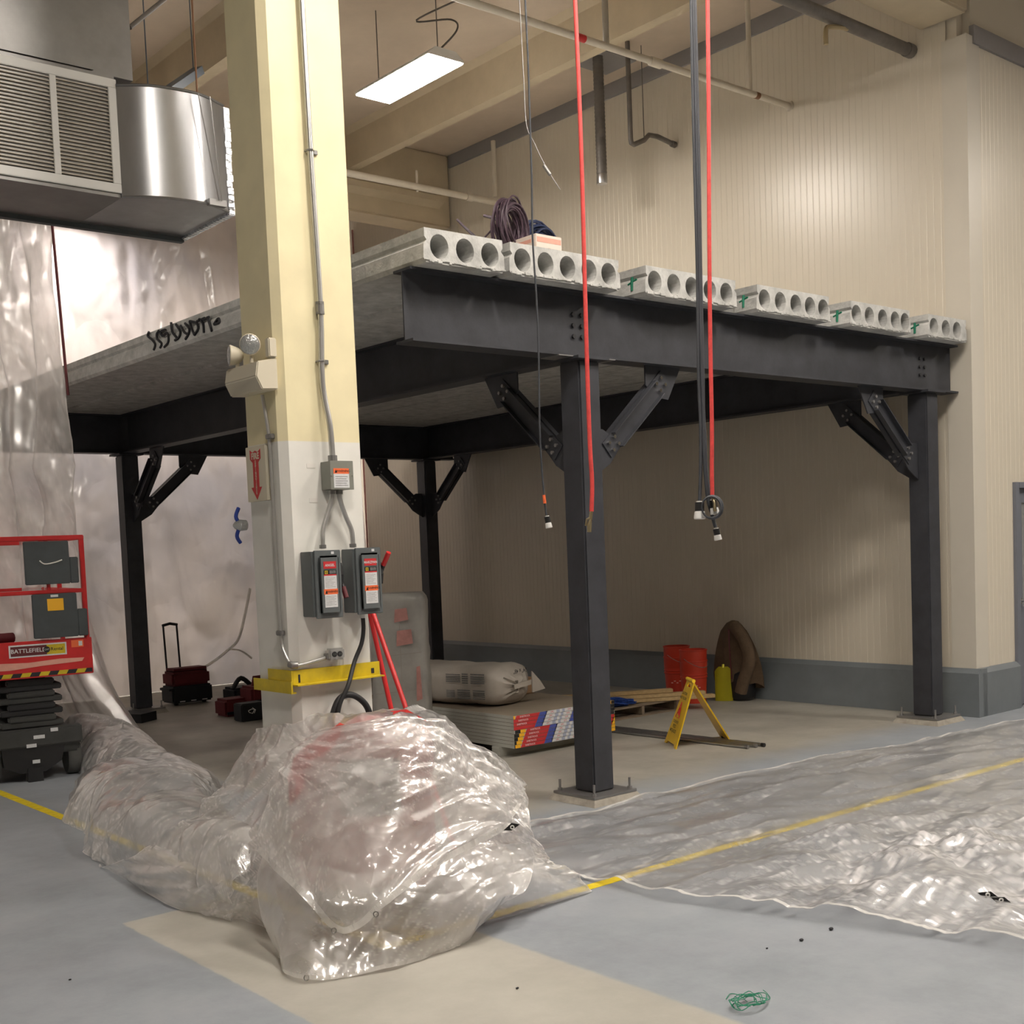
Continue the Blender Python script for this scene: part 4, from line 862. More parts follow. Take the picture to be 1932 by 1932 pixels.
for y, w_ in ((1.98, 'front'), (3.0, 'middle'), (4.0, 'rear')):
    bm = B(); box(bm, DX0-.02, DX1+.0, y, y+.10, 0, DZ-.001)
    for q in range(4): box(bm, DX0-.025, DX0-.02, y, y+.10, .005+q*.02, .02+q*.02)
    tag(mk('stack_spacer', bm, M['gyp']), w_+' grey gypsum spacer under the drywall stack', 'spacer', 'spacers under the drywall')
# insulation bag lying on the drywall
ZS = DZ+NS*LH
def insulation_bag():
    a = Vector((1.30, 2.35, ZS+.19)); b = Vector((.98, 3.75, ZS+.19))
    ax = (b-a).normalized(); sd = Vector((ax.y, -ax.x, 0))    # side
    t = thing('insulation_bag', (a.x, (a.y+b.y)/2, ZS), 'grey-white plastic bag of insulation printed 24" x 48", lying on the drywall', 'bag')
    bm = B(); ln = (b-a).length; NR, NA = 26, 36; rings = []
    for i in range(NR):
        s = i/(NR-1); k = 1-.32*max(0, (.06-s)/.06)**1.5-.3*max(0, (s-.92)/.08)**2
        ring = []
        for j in range(NA):
            th = 2*PI*j/NA; cx, cz = math.cos(th), math.sin(th)
            e = .62; rx = math.copysign(abs(cx)**e, cx)*.30*k; rz = math.copysign(abs(cz)**e, cz)*.185*k
            p = a+ax*(s*ln)+sd*rx+Vector((0, 0, rz-(1-k)*.03))
            d = noise.noise(p*5)*.018+noise.noise(p*13)*.006; p += (sd*cx+Vector((0, 0, cz)))*d
            p.z = max(p.z, ZS+.002); ring.append(bm.verts.new(p))
        rings.append(ring)
    for p, q in zip(rings, rings[1:]):
        for j in range(NA): bm.faces.new((p[j], p[(j+1) % NA], q[(j+1) % NA], q[j]))
    bm.faces.new(rings[-1])
    # gathered front end
    c = bm.verts.new(a-ax*.03+Vector((0, 0, -.02))); mid = []
    for j in range(NA):
        p = rings[0][j].co.lerp(c.co, .5)-ax*(.035+.02*noise.noise(rings[0][j].co*14)+.014*(j % 3-1)); mid.append(bm.verts.new(p))
    for j in range(NA):
        bm.faces.new((rings[0][(j+1) % NA], rings[0][j], mid[j], mid[(j+1) % NA])); bm.faces.new((mid[(j+1) % NA], mid[j], c))
    bmesh.ops.recalc_face_normals(bm, faces=bm.faces)
    body = mk('bag_body', bm, M['bag'], t, smooth=50)
    # folded flap ears at the end
    bm = B(); e0 = a-ax*.04+sd*.20
    prism(bm, [e0+Vector((0, 0, .10)), e0+sd*.10-ax*.02+Vector((0, 0, .0)), e0+sd*.16-ax*.03+Vector((0, 0, -.08)), e0+Vector((0, 0, -.10))], -ax*.012)
    prism(bm, [a-ax*.07+sd*-.12+Vector((0, 0, .01)), a-ax*.09+sd*.12+Vector((0, 0, .03)), a-ax*.085+sd*.12+Vector((0, 0, -.015)), a-ax*.075+sd*-.12+Vector((0, 0, -.03))], -ax*.01)
    mk('folded_flap', bm, M['bag'], t)
    # prints on the flank facing the camera (side -sd) and end lettering
    bm = B(); off = -sd*.325; up = Vector((0, 0, 1))
    for (s0, s1, z0, z1) in ((.10, .26, .03, .13), (.29, .36, .03, .13), (.38, .55, .04, .12), (.10, .24, -.11, -.02), (.27, .42, -.11, -.02), (.45, .55, -.10, -.03), (.75, .82, -.08, 0), (.86, .92, -.11, -.04)):
        nl_ = 5
        for q in range(nl_):
            zz0 = z0+(z1-z0)*q/nl_; zz1 = zz0+(z1-z0)/nl_*.55
            P = [a+ax*s0+off+up*zz0, a+ax*s1+off+up*zz0, a+ax*s1+off+up*zz1, a+ax*s0+off+up*zz1]
            prism(bm, P, -sd*.002)
    mk('printed_text', bm, M['print'], t, label='faded grey printed panels')
    bm = B(); text_bm(bm, '24" x 48"', a-ax*.062+Vector((0, 0, .125)), -sd, -Vector((0, 0, 1)), .038, 0, .01); mk('size_print', bm, M['soot'], t, label='upside-down black print reading 24" x 48"')
insulation_bag()
bm = B(); q0 = pl(1062, 1300, 2, ZS+.002); box(bm, 1.62, 1.98, 2.85, 3.2, ZS+.001, ZS+.16, .01); mk('carton', bm, M['card'], label='small brown carton on the drywall, left of the front column', cat='box')
# upright wrapped bundle
def wrapped():
    c = dp(760, 1300, 10.3); x, y = c.x+.05, c.y+.08
    u = Vector((.76, -.65, 0)).normalized(); v = Vector((.65, .76, 0)).normalized()
    t = thing('wrapped_bundle', (x, y, 0), 'tall grey stretch-wrapped bundle with faded pink print, upright beside the pillar', 'bundle')
    bm = B(); NR, NA = 40, 36; rings = []
    for i in range(NR):
        s = i/(NR-1); z = .002+s*1.46; k = 1-.12*max(0, (s-.95)/.05)**2; ring = []
        for j in range(NA):
            th = 2*PI*j/NA; cx, cz = math.cos(th), math.sin(th); e = .4
            p = Vector((x, y, z))+u*math.copysign(abs(cx)**e, cx)*.245*k+v*math.copysign(abs(cz)**e, cz)*.2*k
            d = noise.noise(Vector((p.x*3, p.y*3, p.z*9)))*.014; p += (u*cx+v*cz)*d; ring.append(bm.verts.new(p))
        rings.append(ring)
    for p, q in zip(rings, rings[1:]):
        for j in range(NA): bm.faces.new((p[j], p[(j+1) % NA], q[(j+1) % NA], q[j]))
    bm.faces.new(rings[-1]); bm.faces.new(rings[0][::-1]); bmesh.ops.recalc_face_normals(bm, faces=bm.faces)
    mk('wrapped_body', bm, M['wrap'], t, smooth=50)
    bm = B(); f = Vector((x, y, 0))-v*.2235
    for (u0, u1, z0, z1) in ((-.02, .10, 1.22, 1.34), (-.01, .13, 1.02, 1.16), (.14, .19, .55, .85)):
        P = [f+u*u0+Vector((0, 0, z0)), f+u*u1+Vector((0, 0, z0+.02)), f+u*(u1-.01)+Vector((0, 0, z1)), f+u*(u0+.01)+Vector((0, 0, z1-.01))]
        prism(bm, P, -v*.002)
    mk('pink_print', bm, M['pinkprint'], t, label='faded pink print')
    bm = B(); 
    for z in (.62, .93): prism(bm, [f-u*.2+Vector((0, 0, z)), f+u*.2+Vector((0, 0, z+.03)), f+u*.2+Vector((0, 0, z+.036)), f-u*.2+Vector((0, 0, z+.006))], -v*.0015)
    prism(bm, [f+u*.02+Vector((0, 0, .1)), f+u*.026+Vector((0, 0, .1)), f+u*.026+Vector((0, 0, 1.3)), f+u*.02+Vector((0, 0, 1.3))], -v*.0015); mk('wrap_seam', bm, M['bagdark'], t)
wrapped()
# red frame behind the pillar: three splayed tubes
t = thing('red_stand', (-1.45, .3, 0), 'red tubular steel stand with splayed legs, right of the pillar', 'stand')
ap = dp(686, 1105, 7.7)
for nm, ft in (('leg', dp(768, 1342, 7.4)), ('leg', dp(739, 1342, 7.6)), ('leg', None)):
    a = Vector(ap)
    if ft is None: g = Vector((-1.72, .62, .02)); a = Vector(ap)
    else:
        d = Vector(ft)-a; g = a+d*((a.z-.02)/(a.z-ft.z))
    bm = B(); tube(bm, [a, g], .0155, 10); mk('leg', bm, M['red'], t, smooth=60)
bm = B(); tube(bm, [ap+Vector((0, 0, -.04)), ap+Vector((0, 0, .05))], .03, 10); mk('top_joint', bm, M['red'], t, smooth=60)

# pallet with lumber and wire
def pallet():
    x0, x1, y0, y1 = 2.72, 3.80, 2.62, 3.75
    t = thing('wooden_pallet', ((x0+x1)/2, (y0+y1)/2, 0), 'weathered wooden pallet under the lumber', 'pallet')
    for k in range(3):
        x = x0+.02+k*(x1-x0-.08)/2
        bm = B(); box(bm, x, x+.04, y0, y1, .016, .105, .002); mk('stringer', bm, M['woodold'], t)
    for k in range(3):
        y = y0+.0+k*(y1-y0-.1)/2; bm = B(); box(bm, x0, x1, y, y+.1, 0, .015, .001); mk('bottom_board', bm, M['woodold'], t)
    for k in range(7):
        y = y0+k*(y1-y0-.1)/6; bm = B(); box(bm, x0, x1, y, y+.1, .106, .122, .001); mk('deck_board', bm, M['woodold'], t)
pallet()
lu = Vector((.872, -.489, 0)); lv = Vector((.489, .872, 0)); le = Vector((3.98, 2.38, 0))
for i, (a0, a1, q, z, lab) in enumerate(((-.10, 1.70, .0, .124, 'lowest front pine stud on the pallet'), (.02, 1.72, .095, .124, 'second lowest pine stud, behind the front one'), (.0, 1.66, .01, .164, 'pine stud in the middle layer of the lumber pile'), (.35, 1.62, .05, .204, 'topmost short pine stud on the lumber pile'), (.12, 1.70, .19, .124, 'pine stud at the back of the lumber pile'))):
    c = le-lu*(a0+a1)/2+lv*(q+.044)+Vector((0, 0, z+.019))
    bm = B(); obox(bm, c, lu, lv, Vector((0, 0, 1)), a1-a0, .088, .038, .003); tag(mk('pine_stud', bm, M['wood']), lab, 'lumber', 'pine studs on the pallet')
bm = B(); rnd = random.Random(3)
for k in range(46):
    P = [(2.60+rnd.uniform(0, .1), 2.74+rnd.uniform(0, .16), .129+rnd.uniform(0, .10)), (2.85+rnd.uniform(-.05, .1), 2.68+rnd.uniform(-.0, .14), .129+rnd.uniform(0, .10)), (3.12+rnd.uniform(-.1, .10), 2.64+rnd.uniform(-.0, .08), .129+rnd.uniform(0, .05))]
    tube(bm, smoothpath(P, 4), .006, 4)
mk('blue_wire_bundle', bm, M['bluewire'], label='bundle of bright blue wires on the pallet corner', cat='wire', smooth=60)
# buckets
def bucket(x, y, label):
    t = thing('bucket', (x, y, 0), label, 'bucket', 'orange-red pails by the wall')
    bm = B(); lathe(bm, (x, y, 0), [(.128, .001), (.148, .36), (.148, .37), (.142, .37), (.124, .01), (.01, .01)], 28); mk('pail', bm, M['bucket'], t, smooth=40)
    for q, z0 in enumerate((.24, .36)):
        bm = B(); lathe(bm, (x, y, 0), [(.144, z0+.10), (.149, z0+.11), (.150, z0+.22), (.157, z0+.222), (.157, z0+.235), (.145, z0+.235), (.144, z0+.12)], 28); mk('nested_rim', bm, M['bucket'], t, smooth=40)
    for z in (.28, .31): bm = B(); lathe(bm, (x, y, 0), [(.143, z), (.152, z+.004), (.152, z+.012), (.144, z+.016)], 28); mk('rib', bm, M['bucket'], t, smooth=40)
    bm = B(); tube(bm, [(x+.157*math.cos(a), y+.157*math.sin(a)-.0, .50-.10*abs(math.sin(a-PI))) for a in [PI+k*PI/12 for k in range(13)]], .003, 5); mk('wire_handle', bm, M['conduit'], t)
    # white line print facing the camera
    bm = B(); d = Vector((CAM.x-x, CAM.y-y, 0)).normalized(); s = Vector((-d.y, d.x, 0)); c = Vector((x, y, .18))+d*.144
    for k in range(5): obox(bm, c+s*(k-2)*.03+Vector((0, 0, .02*(k % 2)))-d*abs(k-2)*.006, s, d, Vector((0, 0, 1)), .022, .002, .012)
    mk('print', bm, M['palepink'], t)
bucket(4.62, 3.36, 'left stack of nested orange-red buckets behind the lumber')
bucket(4.36, 2.88, 'right stack of nested orange-red buckets behind the lumber')
# yellow scoop
t = thing('plastic_scoop', (4.62, 2.66, 0), 'yellow plastic shovel blade standing on end beside the brown jacket', 'shovel')
bm = B(); u = Vector((.52, -.855, 0)); n_ = Vector((.855, .52, 0)); o = Vector((4.60, 2.66, .0)); P = []; NX, NZ = 10, 14
grid = []
for i in range(NZ+1):
    z = i/NZ*.385; hw = .098*min(1, math.sqrt(max(0, 1-max(0, (z-.27)/.125)**2))+.12)
    row = []
    for j in range(NX+1):
        s = (j/NX*2-1)*hw; row.append(o+u*s+n_*(.25*s*s/.1+.03*z)+Vector((0, 0, z+.002)))
    grid.append(row)
V = [[bm.verts.new(p) for p in r] for r in grid]
for i in range(NZ):
    for j in range(NX): bm.faces.new((V[i][j], V[i][j+1], V[i+1][j+1], V[i+1][j]))
r = bmesh.ops.solidify(bm, geom=bm.faces[:], thickness=.006); mk('blade', bm, M['yellowgreen'], t, smooth=50)
bm = B(); tube(bm, [o+Vector((0, 0, .37)), o+n_*.02+Vector((0, 0, .41))], .014, 8); mk('socket', bm, M['yellowgreen'], t)
# brown jacket over a black bag
def jacket():
    x, y = 4.78, 2.60
    t = thing('canvas_jacket', (x, y, 0), 'brown canvas jacket hung against the wall over a black bag', 'jacket')
    bm = B(); NA, NR = 40, 26; rings = []
    u = Vector((.25, -.97, 0)); v = Vector((-.97, -.25, 0))
    prof = [(0, .02, .02), (.03, .08, .05), (.12, .15, .08), (.3, .22, .10), (.5, .25, .12), (.62, .27, .12), (.72, .26, .12)]
    for i in range(NR):
        s = i/(NR-1); d = s*.72
        for (d0, w0, k0), (d1, w1, k1) in zip(prof, prof[1:]):
            if d0 <= d <= d1+1e-9: f = (d-d0)/(d1-d0); w_ = w0+(w1-w0)*f; kk = k0+(k1-k0)*f; break
        ring = []
        for j in range(NA):
            th = 2*PI*j/NA; fold = 1+.16*math.sin(th*7+d*4)*min(1, d*2)+.06*math.sin(th*13)
            zz = .89-d+.02*math.sin(th*3)*s*2
            ring.append(bm.verts.new(Vector((x+.02, y+.06*(1-s), zz))+u*math.cos(th)*w_*fold+v*math.sin(th)*kk*fold))
        rings.append(ring)
    for p, q in zip(rings, rings[1:]):
        for j in range(NA): bm.faces.new((p[j], q[j], q[(j+1) % NA], p[(j+1) % NA]))
    bm.faces.new(rings[0]); bmesh.ops.recalc_face_normals(bm, faces=bm.faces); 
    for vv in bm.verts: vv.co.x = min(vv.co.x, 4.955 if vv.co.z < .47 else 5.005)
    mk('body', bm, M['jacket'], t, smooth=60)
    bm = B(); tube(bm, smoothpath([Vector((x-.02, y+.02, .84)), Vector((x-.06, y-.16, .66)), Vector((x-.07, y-.22, .45)), Vector((x-.08, y-.14, .22)), Vector((x-.08, y-.10, .10))], 5), .07, 12, rads=None); mk('sleeve', bm, M['jacket'], t, smooth=60)
    bm = B(); tube(bm, smoothpath([Vector((x-.10, y+.03, .80)), Vector((x-.13, y-.0, .55)), Vector((x-.13, y-.02, .25))], 5), .008, 6); mk('zip', bm, M['brown'], t)
    bm = B(); lathe(bm, (4.80, 2.56, 0), [(.11, .001), (.14, .04), (.15, .2), (.12, .30), (.05, .34)], 20)
    for vv in bm.verts: vv.co += Vector((1, 1, 0))*noise.noise(vv.co*9)*.02; vv.co.x = min(vv.co.x, 4.95)
    mk('bin_bag', bm, M['blackbag'], label='black plastic bag standing under the brown jacket', cat='bag', smooth=60)
jacket()
# steel rods / conduits on the floor
for i, (x, y0, z, r, lab) in enumerate(((2.33, .52, .017, .016, 'nearest steel conduit of the three lying on the floor by the wet floor sign'), (2.42, .50, .017, .016, 'middle steel conduit of the three lying on the floor'), (2.49, .47, .017, .016, 'rear steel conduit of the three, with a black end cap'))):
    t = thing('floor_conduit', (x, 1.7, 0), lab, 'conduit', 'conduits lying on the floor')
    bm = B(); tube(bm, [(x, y0, z), (x-.05, 3.4, z)], r, 10); mk('tube', bm, M['galv'], t, smooth=60)
    bm = B(); cyl(bm, (x, y0-.012, z), (x, y0+.02, z), r*.99+.002, 10); mk('end_cap', bm, M['black'] if i == 2 else M['galvdull'], t)
bm = B(); cyl(bm, (2.62, 1.02, .002), (2.62, 1.02, .028), .022, 14); mk('rubber_cap', bm, M['black'], label='small round black cap on the floor behind the sign leg', cat='cap')
# wet floor sign
def sign():
    La, Lb = Vector((2.18, 1.34, 0)), Vector((1.95, 1.00, 0)); Ra, Rb = Vector((2.71, 1.12, 0)), Vector((2.52, .84, 0))
    ap = dp(1303, 1288, 10.45); wd = (La-Lb).normalized(); T0 = Vector((ap.x, ap.y, .60)); Ta, Tb = T0+wd*.11, T0-wd*.11
    t = thing('wet_floor_sign', (T0.x, T0.y, 0), 'yellow folding wet floor caution sign standing open on the concrete', 'sign')
    def panel(A_, B_, TA, TB, sgn):
        nrm = (A_-B_).cross(TA-A_).normalized()*sgn
        bm = B(); upA, upB = TA-A_, TB-B_
        def q(s, h): return (A_+upA*h).lerp(B_+upB*h, s)
        prism(bm, [q(0, 0), q(.12, 0), q(.22, .05), q(.78, .05), q(.88, 0), q(1, 0), q(1, 1), q(.72, 1), q(.72, .90), q(.28, .90), q(.28, 1), q(0, 1)], nrm*.012)
        prism(bm, [q(.28, 1), q(.72, 1), q(.72, .975), q(.28, .975)], nrm*.012)
        o_ = mk('panel', bm, M['yplastic'], t)
        return q, nrm, o_
    q, nrm, pn = panel(La, Lb, Ta, Tb, 1)
    if nrm.dot(CAM-T0) < 0: nrm = -nrm
    q2, _, _ = panel(Ra, Rb, Ta, Tb, -1)
    bm = B(); tube(bm, [Ta+Vector((0, 0, .005)), Tb+Vector((0, 0, .005))], .016, 8); mk('hinge', bm, M['yplastic'], t)
    bm = B(); ux = (q(1, .5)-q(0, .5)).normalized(); uy = (q(.5, .8)-q(.5, .2)).normalized()
    if ux.cross(uy).dot(nrm) < 0: ux = -ux
    def pc(h): return q(.5, h)+nrm*.014
    for h, s in ((.80, 'CAUTION'), (.73, 'WET FLOOR'), (.37, 'CUIDADO'), (.30, 'PISO'), (.23, 'MOJADO')): text_bm(bm, s, pc(h), ux, uy, .026 if len(s) > 6 else .034, 0, .02)
    c = pc(.54); P = [c+ux*-.055+uy*-.07, c+ux*.055+uy*-.07, c+uy*.085, c+ux*-.055+uy*-.07]
    tube(bm, P, .0035, 4, mi=1); tube(bm, [c+uy*.03, c+uy*.0+ux*.008, c+uy*-.03+ux*-.012], .006, 5, mi=1); tube(bm, [c+uy*.01, c+ux*.02+uy*-.045], .005, 5, mi=1)
    mk('lettering', bm, [M['soot'], M['redlbl']], pn, label='black lettering and red slipping-figure triangle')
sign()
# tool cases near the far left column
def toolbox():
    x0, x1, y0, y1 = .60, 1.14, 8.12, 8.46
    t = thing('rolling_tool_case', ((x0+x1)/2, (y0+y1)/2, 0), 'red and black rolling tool case with its handle pulled up', 'tool box')
    bm = B(); box(bm, x0, x1, y0, y1, .03, .24, .02); box(bm, x0-.03, x0+.01, y0+.03, y1-.03, .19, .22, .004); mk('base_bin', bm, M['toolblk'], t)
    bm = B(); box(bm, x0+.015, x1-.015, y0+.01, y1-.01, .242, .42, .03); box(bm, x0+.03, x1-.01, y0+.03, y1-.03, .40, .46, .03); mk('red_case', bm, M['toolred'], t)
    for sx in (.66, .84): bm = B(); tube(bm, [(sx+.02, y1-.04, .3), (sx, y1-.04, 1.0)], .013, 8); mk('handle_tube', bm, M['toolblk'], t)
    bm = B(); tube(bm, [(.65, y1-.04, 1.0), (.75, y1-.04, 1.02), (.85, y1-.04, 1.0)], .018, 8); mk('handle_grip', bm, M['toolblk'], t)
    for sx in (x0+.08, x1-.08): bm = B(); cyl(bm, (sx-.02, y0+.1, .032), (sx+.02, y0+.1, .032), .031, 14); mk('wheel', bm, M['rubber'], t)
    bm = B(); 
    for k in range(3): box(bm, x0+.09+k*.15, x0+.16+k*.15, y0-.002, y0+.001, .045, .056)
    mk('reflective_tab', bm, M['white'], t)
toolbox()
def bagthing(name, x0, x1, y0, y1, z0, z1, m, label, cat='tool bag', bev=.03, dome=0):
    t = thing(name, ((x0+x1)/2, (y0+y1)/2, z0), label, cat)
    bm = B(); box(bm, x0, x1, y0, y1, z0+.001, z1, bev); mk('body', bm, m, t, smooth=60)
    return t
t = bagthing('tool_bag', 1.08, 1.42, 7.4, 7.75, 0, .22, M['toolblk'], 'low black tool bag right of the rolling case')
bm = B(); tube(bm, smoothpath([(1.10, 7.5, .2), (1.22, 7.5, .33), (1.38, 7.5, .2)], 5), .03, 8); mk('strap', bm, M['toolblk'], t, smooth=60)
bm = B(); box(bm, 1.20, 1.235, 7.39, 7.398, .20, .25); mk('tag', bm, M['white'], t, label='small white tag')
t = bagthing('tool_case', .52, .86, 6.55, 6.85, 0, .20, M['toolred'], 'dark red open tool case in front of the black bag'); bm = B(); box(bm, .53, .85, 6.54, 6.549, .03, .06); mk('front_band', bm, M['toolblk'], t)
t = bagthing('tool_bag', .78, 1.10, 6.4, 6.72, .0, .33, M['toolred'], 'red and black tool bag beside the pillar edge'); bm = B(); box(bm, .80, 1.08, 6.38, 6.398, .1, .18, .004); mk('front_pocket', bm, M['toolblk'], t)
bm = B(); tube(bm, [(.88, 6.55, .32), (.9, 6.55, .42), (1.0, 6.55, .42), (1.04, 6.55, .33)], .03, 8); mk('carry_handle', bm, M['toolred'], t)
t = bagthing('drill_case', .44, .74, 6.02, 6.22, 0, .20, M['toolblk'], 'small black case with a white arrow mark, nearest the pillar', 'tool case', .012)
bm = B(); y = 6.019
for P in ([(.52, .12), (.56, .135), (.60, .13)], [(.60, .13), (.57, .085), (.53, .10), (.52, .12)], [(.57, .15), (.61, .12), (.59, .085)]): tube(bm, [(a, y, b) for a, b in P], .004, 4)
mk('arrow_mark', bm, M['white'], t, label='white arrow mark')
bm = B(); box(bm, .98, 1.03, 6.3, 6.42, .001, .62, .002); mk('timber_post', bm, M['woodold'], label='short grey post leaning behind the pillar above the cases', cat='post')
bm = B(); prism(bm, [(-.30, 7.0, .001), (-.42, 7.25, .001), (-.22, 7.5, .001), (-.05, 7.15, .001)], (0, 0, .10)); mk('dark_block', bm, M['toolblk'], label='dark block on the floor left of the far left column', cat='block')

# ------------------------------------------------------------------ scissor lift
def lift():
    c = pl(90, 1470, 2, 0); o = Vector((-2.92, 3.97, 0)); ang = math.radians(-8)
    u = Vector((math.cos(ang), math.sin(ang), 0)); v = Vector((-math.sin(ang), math.cos(ang), 0)); k = Vector((0, 0, 1))
    o = pl(136, 1466, 2, 0) - u*.65
    t = thing('scissor_lift', o, 'red and dark grey scissor lift with a Battlefield rental sticker, left edge', 'scissor lift')
    def P(a, b, z): return o+u*a+v*b+k*z*.978
    def bx(bm, a0, a1, b0, b1, z0, z1, bev=0, mi=0): obox(bm, P((a0+a1)/2, (b0+b1)/2, (z0+z1)/2), u, v, k, a1-a0, b1-b0, z1-z0, bev, mi)
    W2 = .76
    bm = B(); bx(bm, .02, W2-.02, .05, 1.75, .22, .42, .02); bx(bm, .0, W2, .0, .10, .30, .46, .015); mk('chassis', bm, M['chassis'], t)
    bm = B(); prism(bm, [P(.12, .02, .14), P(.25, .02, .08), P(.45, .02, .08), P(.58, .02, .16), P(.62, .02, .32), P(.10, .02, .32)], v*.10); bx(bm, .30, .42, .0, .12, .001, .12); mk('pothole_guard', bm, M['black'], t)
    for a in (.0, W2-.11):
        for b in (.06, 1.45):
            bm = B(); tube(bm, [P(a, b+.16, .16), P(a+.02, b+.16, .16), P(a+.09, b+.16, .16), P(a+.11, b+.16, .16)], .16, 24, rads=[.145, .159, .159, .145]); mk('wheel', bm, M['dirty'], t, smooth=50)
    for i in range(4):
        z = .47+i*.105; bm = B(); bx(bm, .12+.0*i, .62, .04, 1.7, z, z+.05, .008); bx(bm, .18, .56, .02, .10, z+.05, z+.10, .01); mk('scissor_arm', bm, M['rubber'] if i % 2 else M['chassis'], t)
    for a, z, w_ in ((.36, .37, .09), (.30, .30, .08), (.50, .42, .06), (.34, .16, .06)): bm = B(); bx(bm, a, a+w_, -.004, -.001, z, z+.03); mk('chassis_sticker', bm, M['paper'], t)
    zd, zt = .905, 1.215
    bm = B(); bx(bm, -.02, W2+.11, -.06, -.03, zd, zt, .004); bx(bm, -.02, W2+.11, -.03, 1.85, zd, zd+.04, .003); bx(bm, -.02, -.0, -.03, 1.85, zd+.04, zt-.1); bx(bm, W2+.09, W2+.11, -.03, 1.85, zd+.04, zt-.1); pf = mk('platform', bm, M['red'], t)
    # rails
    def rail(P0, P1, r=.018, nm='guard_rail'): bm = B(); tube(bm, [P0, P1], r, 8); return mk(nm, bm, M['red'], t, smooth=60)
    A0, A1 = -.01, W2+.075; zr, zm = 2.09, 1.63
    def sq(Pa, Pb, r=.02):
        bm = B(); a, b = Vector(Pa), Vector(Pb); x, y, z = frame(a, b); obox(bm, (a+b)/2, x, y, z, r*2, r*2, (b-a).length+r*2, .006); return mk('guard_rail', bm, M['red'], t)
    sq(P(A1, -.045, zt), P(A1, -.045, zr), .019); sq(P(A0, -.045, zt), P(A0, -.045, zr), .019)
    sq(P(A0, -.045, zr), P(A1, -.045, zr), .021); sq(P(A0, -.045, zm), P(A1, -.045, zm), .017)
    for a in (A0, A1): sq(P(a, -.045, zr), P(a, 1.8, zr), .019); sq(P(a, -.045, zm), P(a, 1.8, zm), .015); sq(P(a, 1.8, zt-.1), P(a, 1.8, zr), .018); sq(P(a, .9, zt-.1), P(a, .9, zr), .018)
    sq(P(A0, 1.8, zr), P(A1, 1.8, zr), .019); sq(P(A0, 1.8, zm), P(A1, 1.8, zm), .015); sq(P(.55, -.045, zm), P(.55, -.045, zr), .014)
    # document boxes hanging on the rails
    bm = B(); bx(bm, .36, .72, -.10, -.07, 1.70, 2.06, .006); bx(bm, .72, .79, -.10, -.07, 1.70, 1.92, .006); mk('grey_panel', bm, M['darkgrey'], t)
    bm = B(); tube(bm, smoothpath([P(.48, -.102, 1.90), P(.52, -.102, 1.87), P(.60, -.102, 1.88), P(.66, -.102, 1.90)], 4), .006, 5); mk('scuff_mark', bm, M['clear'], t)
    bm = B(); bx(bm, .40, .76, -.10, -.07, 1.24, 1.61, .006); bx(bm, .76, .84, -.10, -.07, 1.24, 1.47, .006); gp = mk('grey_panel', bm, M['darkgrey'], t)
    bm = B(); bx(bm, .52, .65, -.103, -.10, 1.47, 1.57); mk('amber_sticker', bm, M['amber'], gp); bm = B(); bx(bm, .55, .61, -.103, -.10, 1.585, 1.605); mk('white_sticker', bm, M['paper'], gp)
    bm = B(); tube(bm, [P(.11+.038*math.cos(a), -.075, 2.015+.038*math.sin(a)) for a in [q*2*PI/18 for q in range(19)]], .008, 6, caps=False); mk('ring', bm, M['galvdull'], t)
    bm = B()
    for a, b in ((.1, .2), (.28, .35), (.2, .5)): tube(bm, [P(a, b, zd+.04), P(a, b, 1.28)], .03, 10)
    tube(bm, [P(.02, .2, 1.24), P(.3, .3, 1.24)], .045, 10); mk('clamp_gear', bm, M['brown'], t, smooth=60)
    # sticker with lettering, white stripe, hazard stripe
    y_ = -.0612; bm = B()
    def fl(a0, a1, z0, z1, mi, th=.001): bx(bm, a0, a1, y_-th, y_, z0, z1, 0, mi)
    fl(.20, .66, 1.085, 1.19, 0); fl(.213, .50, 1.097, 1.178, 1, .0015); fl(.50, .648, 1.097, 1.178, 2, .0015)
    tube(bm, [P(.50, y_-.001, 1.138), P(.50, y_-.004, 1.138)], .026, 18, mi=3)
    text_bm(bm, 'BATTLEFIELD', P(.357, y_-.0015, 1.138), u, k, .034, 0, .01); text_bm(bm, 'Rental', P(.582, y_-.0015, 1.138), u, k, .028, 3, .01); text_bm(bm, 'CAT', P(.50, y_-.0045, 1.138), u, k, .014, 0)
    fl(.70, .80, 1.14, 1.20, 4); fl(.76, .79, 1.15, 1.19, 0, .0015); fl(-.0, .07, 1.10, 1.16, 4)
    mk('sticker', bm, [M['paper'], M['brown'], M['yellow'], M['black'], M['orange']], pf, label='sticker reading BATTLEFIELD Rental')
    bm = B(); prism(bm, [P(-.02, y_, .985), P(.2, y_, .98), P(.45, y_, 1.0), P(.78, y_, 1.015), P(.80, y_, 1.045), P(.6, y_, 1.05), P(.35, y_, 1.035), P(-.02, y_, 1.05)], v*-.0012); mk('pink_stripe', bm, M['palepink'], pf, label='worn pinkish-white stripe')
    bm = B()
    for q in range(12):
        a = -.02+q*.074; b = min(a+.074, W2+.10); prism(bm, [P(a, y_, .915), P(b, y_, .915), P(min(b+.02, W2+.10), y_, .95), P(min(a+.02, W2+.10), y_, .95)], v*-.0012, q % 2)
    mk('hazard_stripe', bm, [M['yellow'], M['soot']], pf, label='yellow and black hazard stripe')
lift()

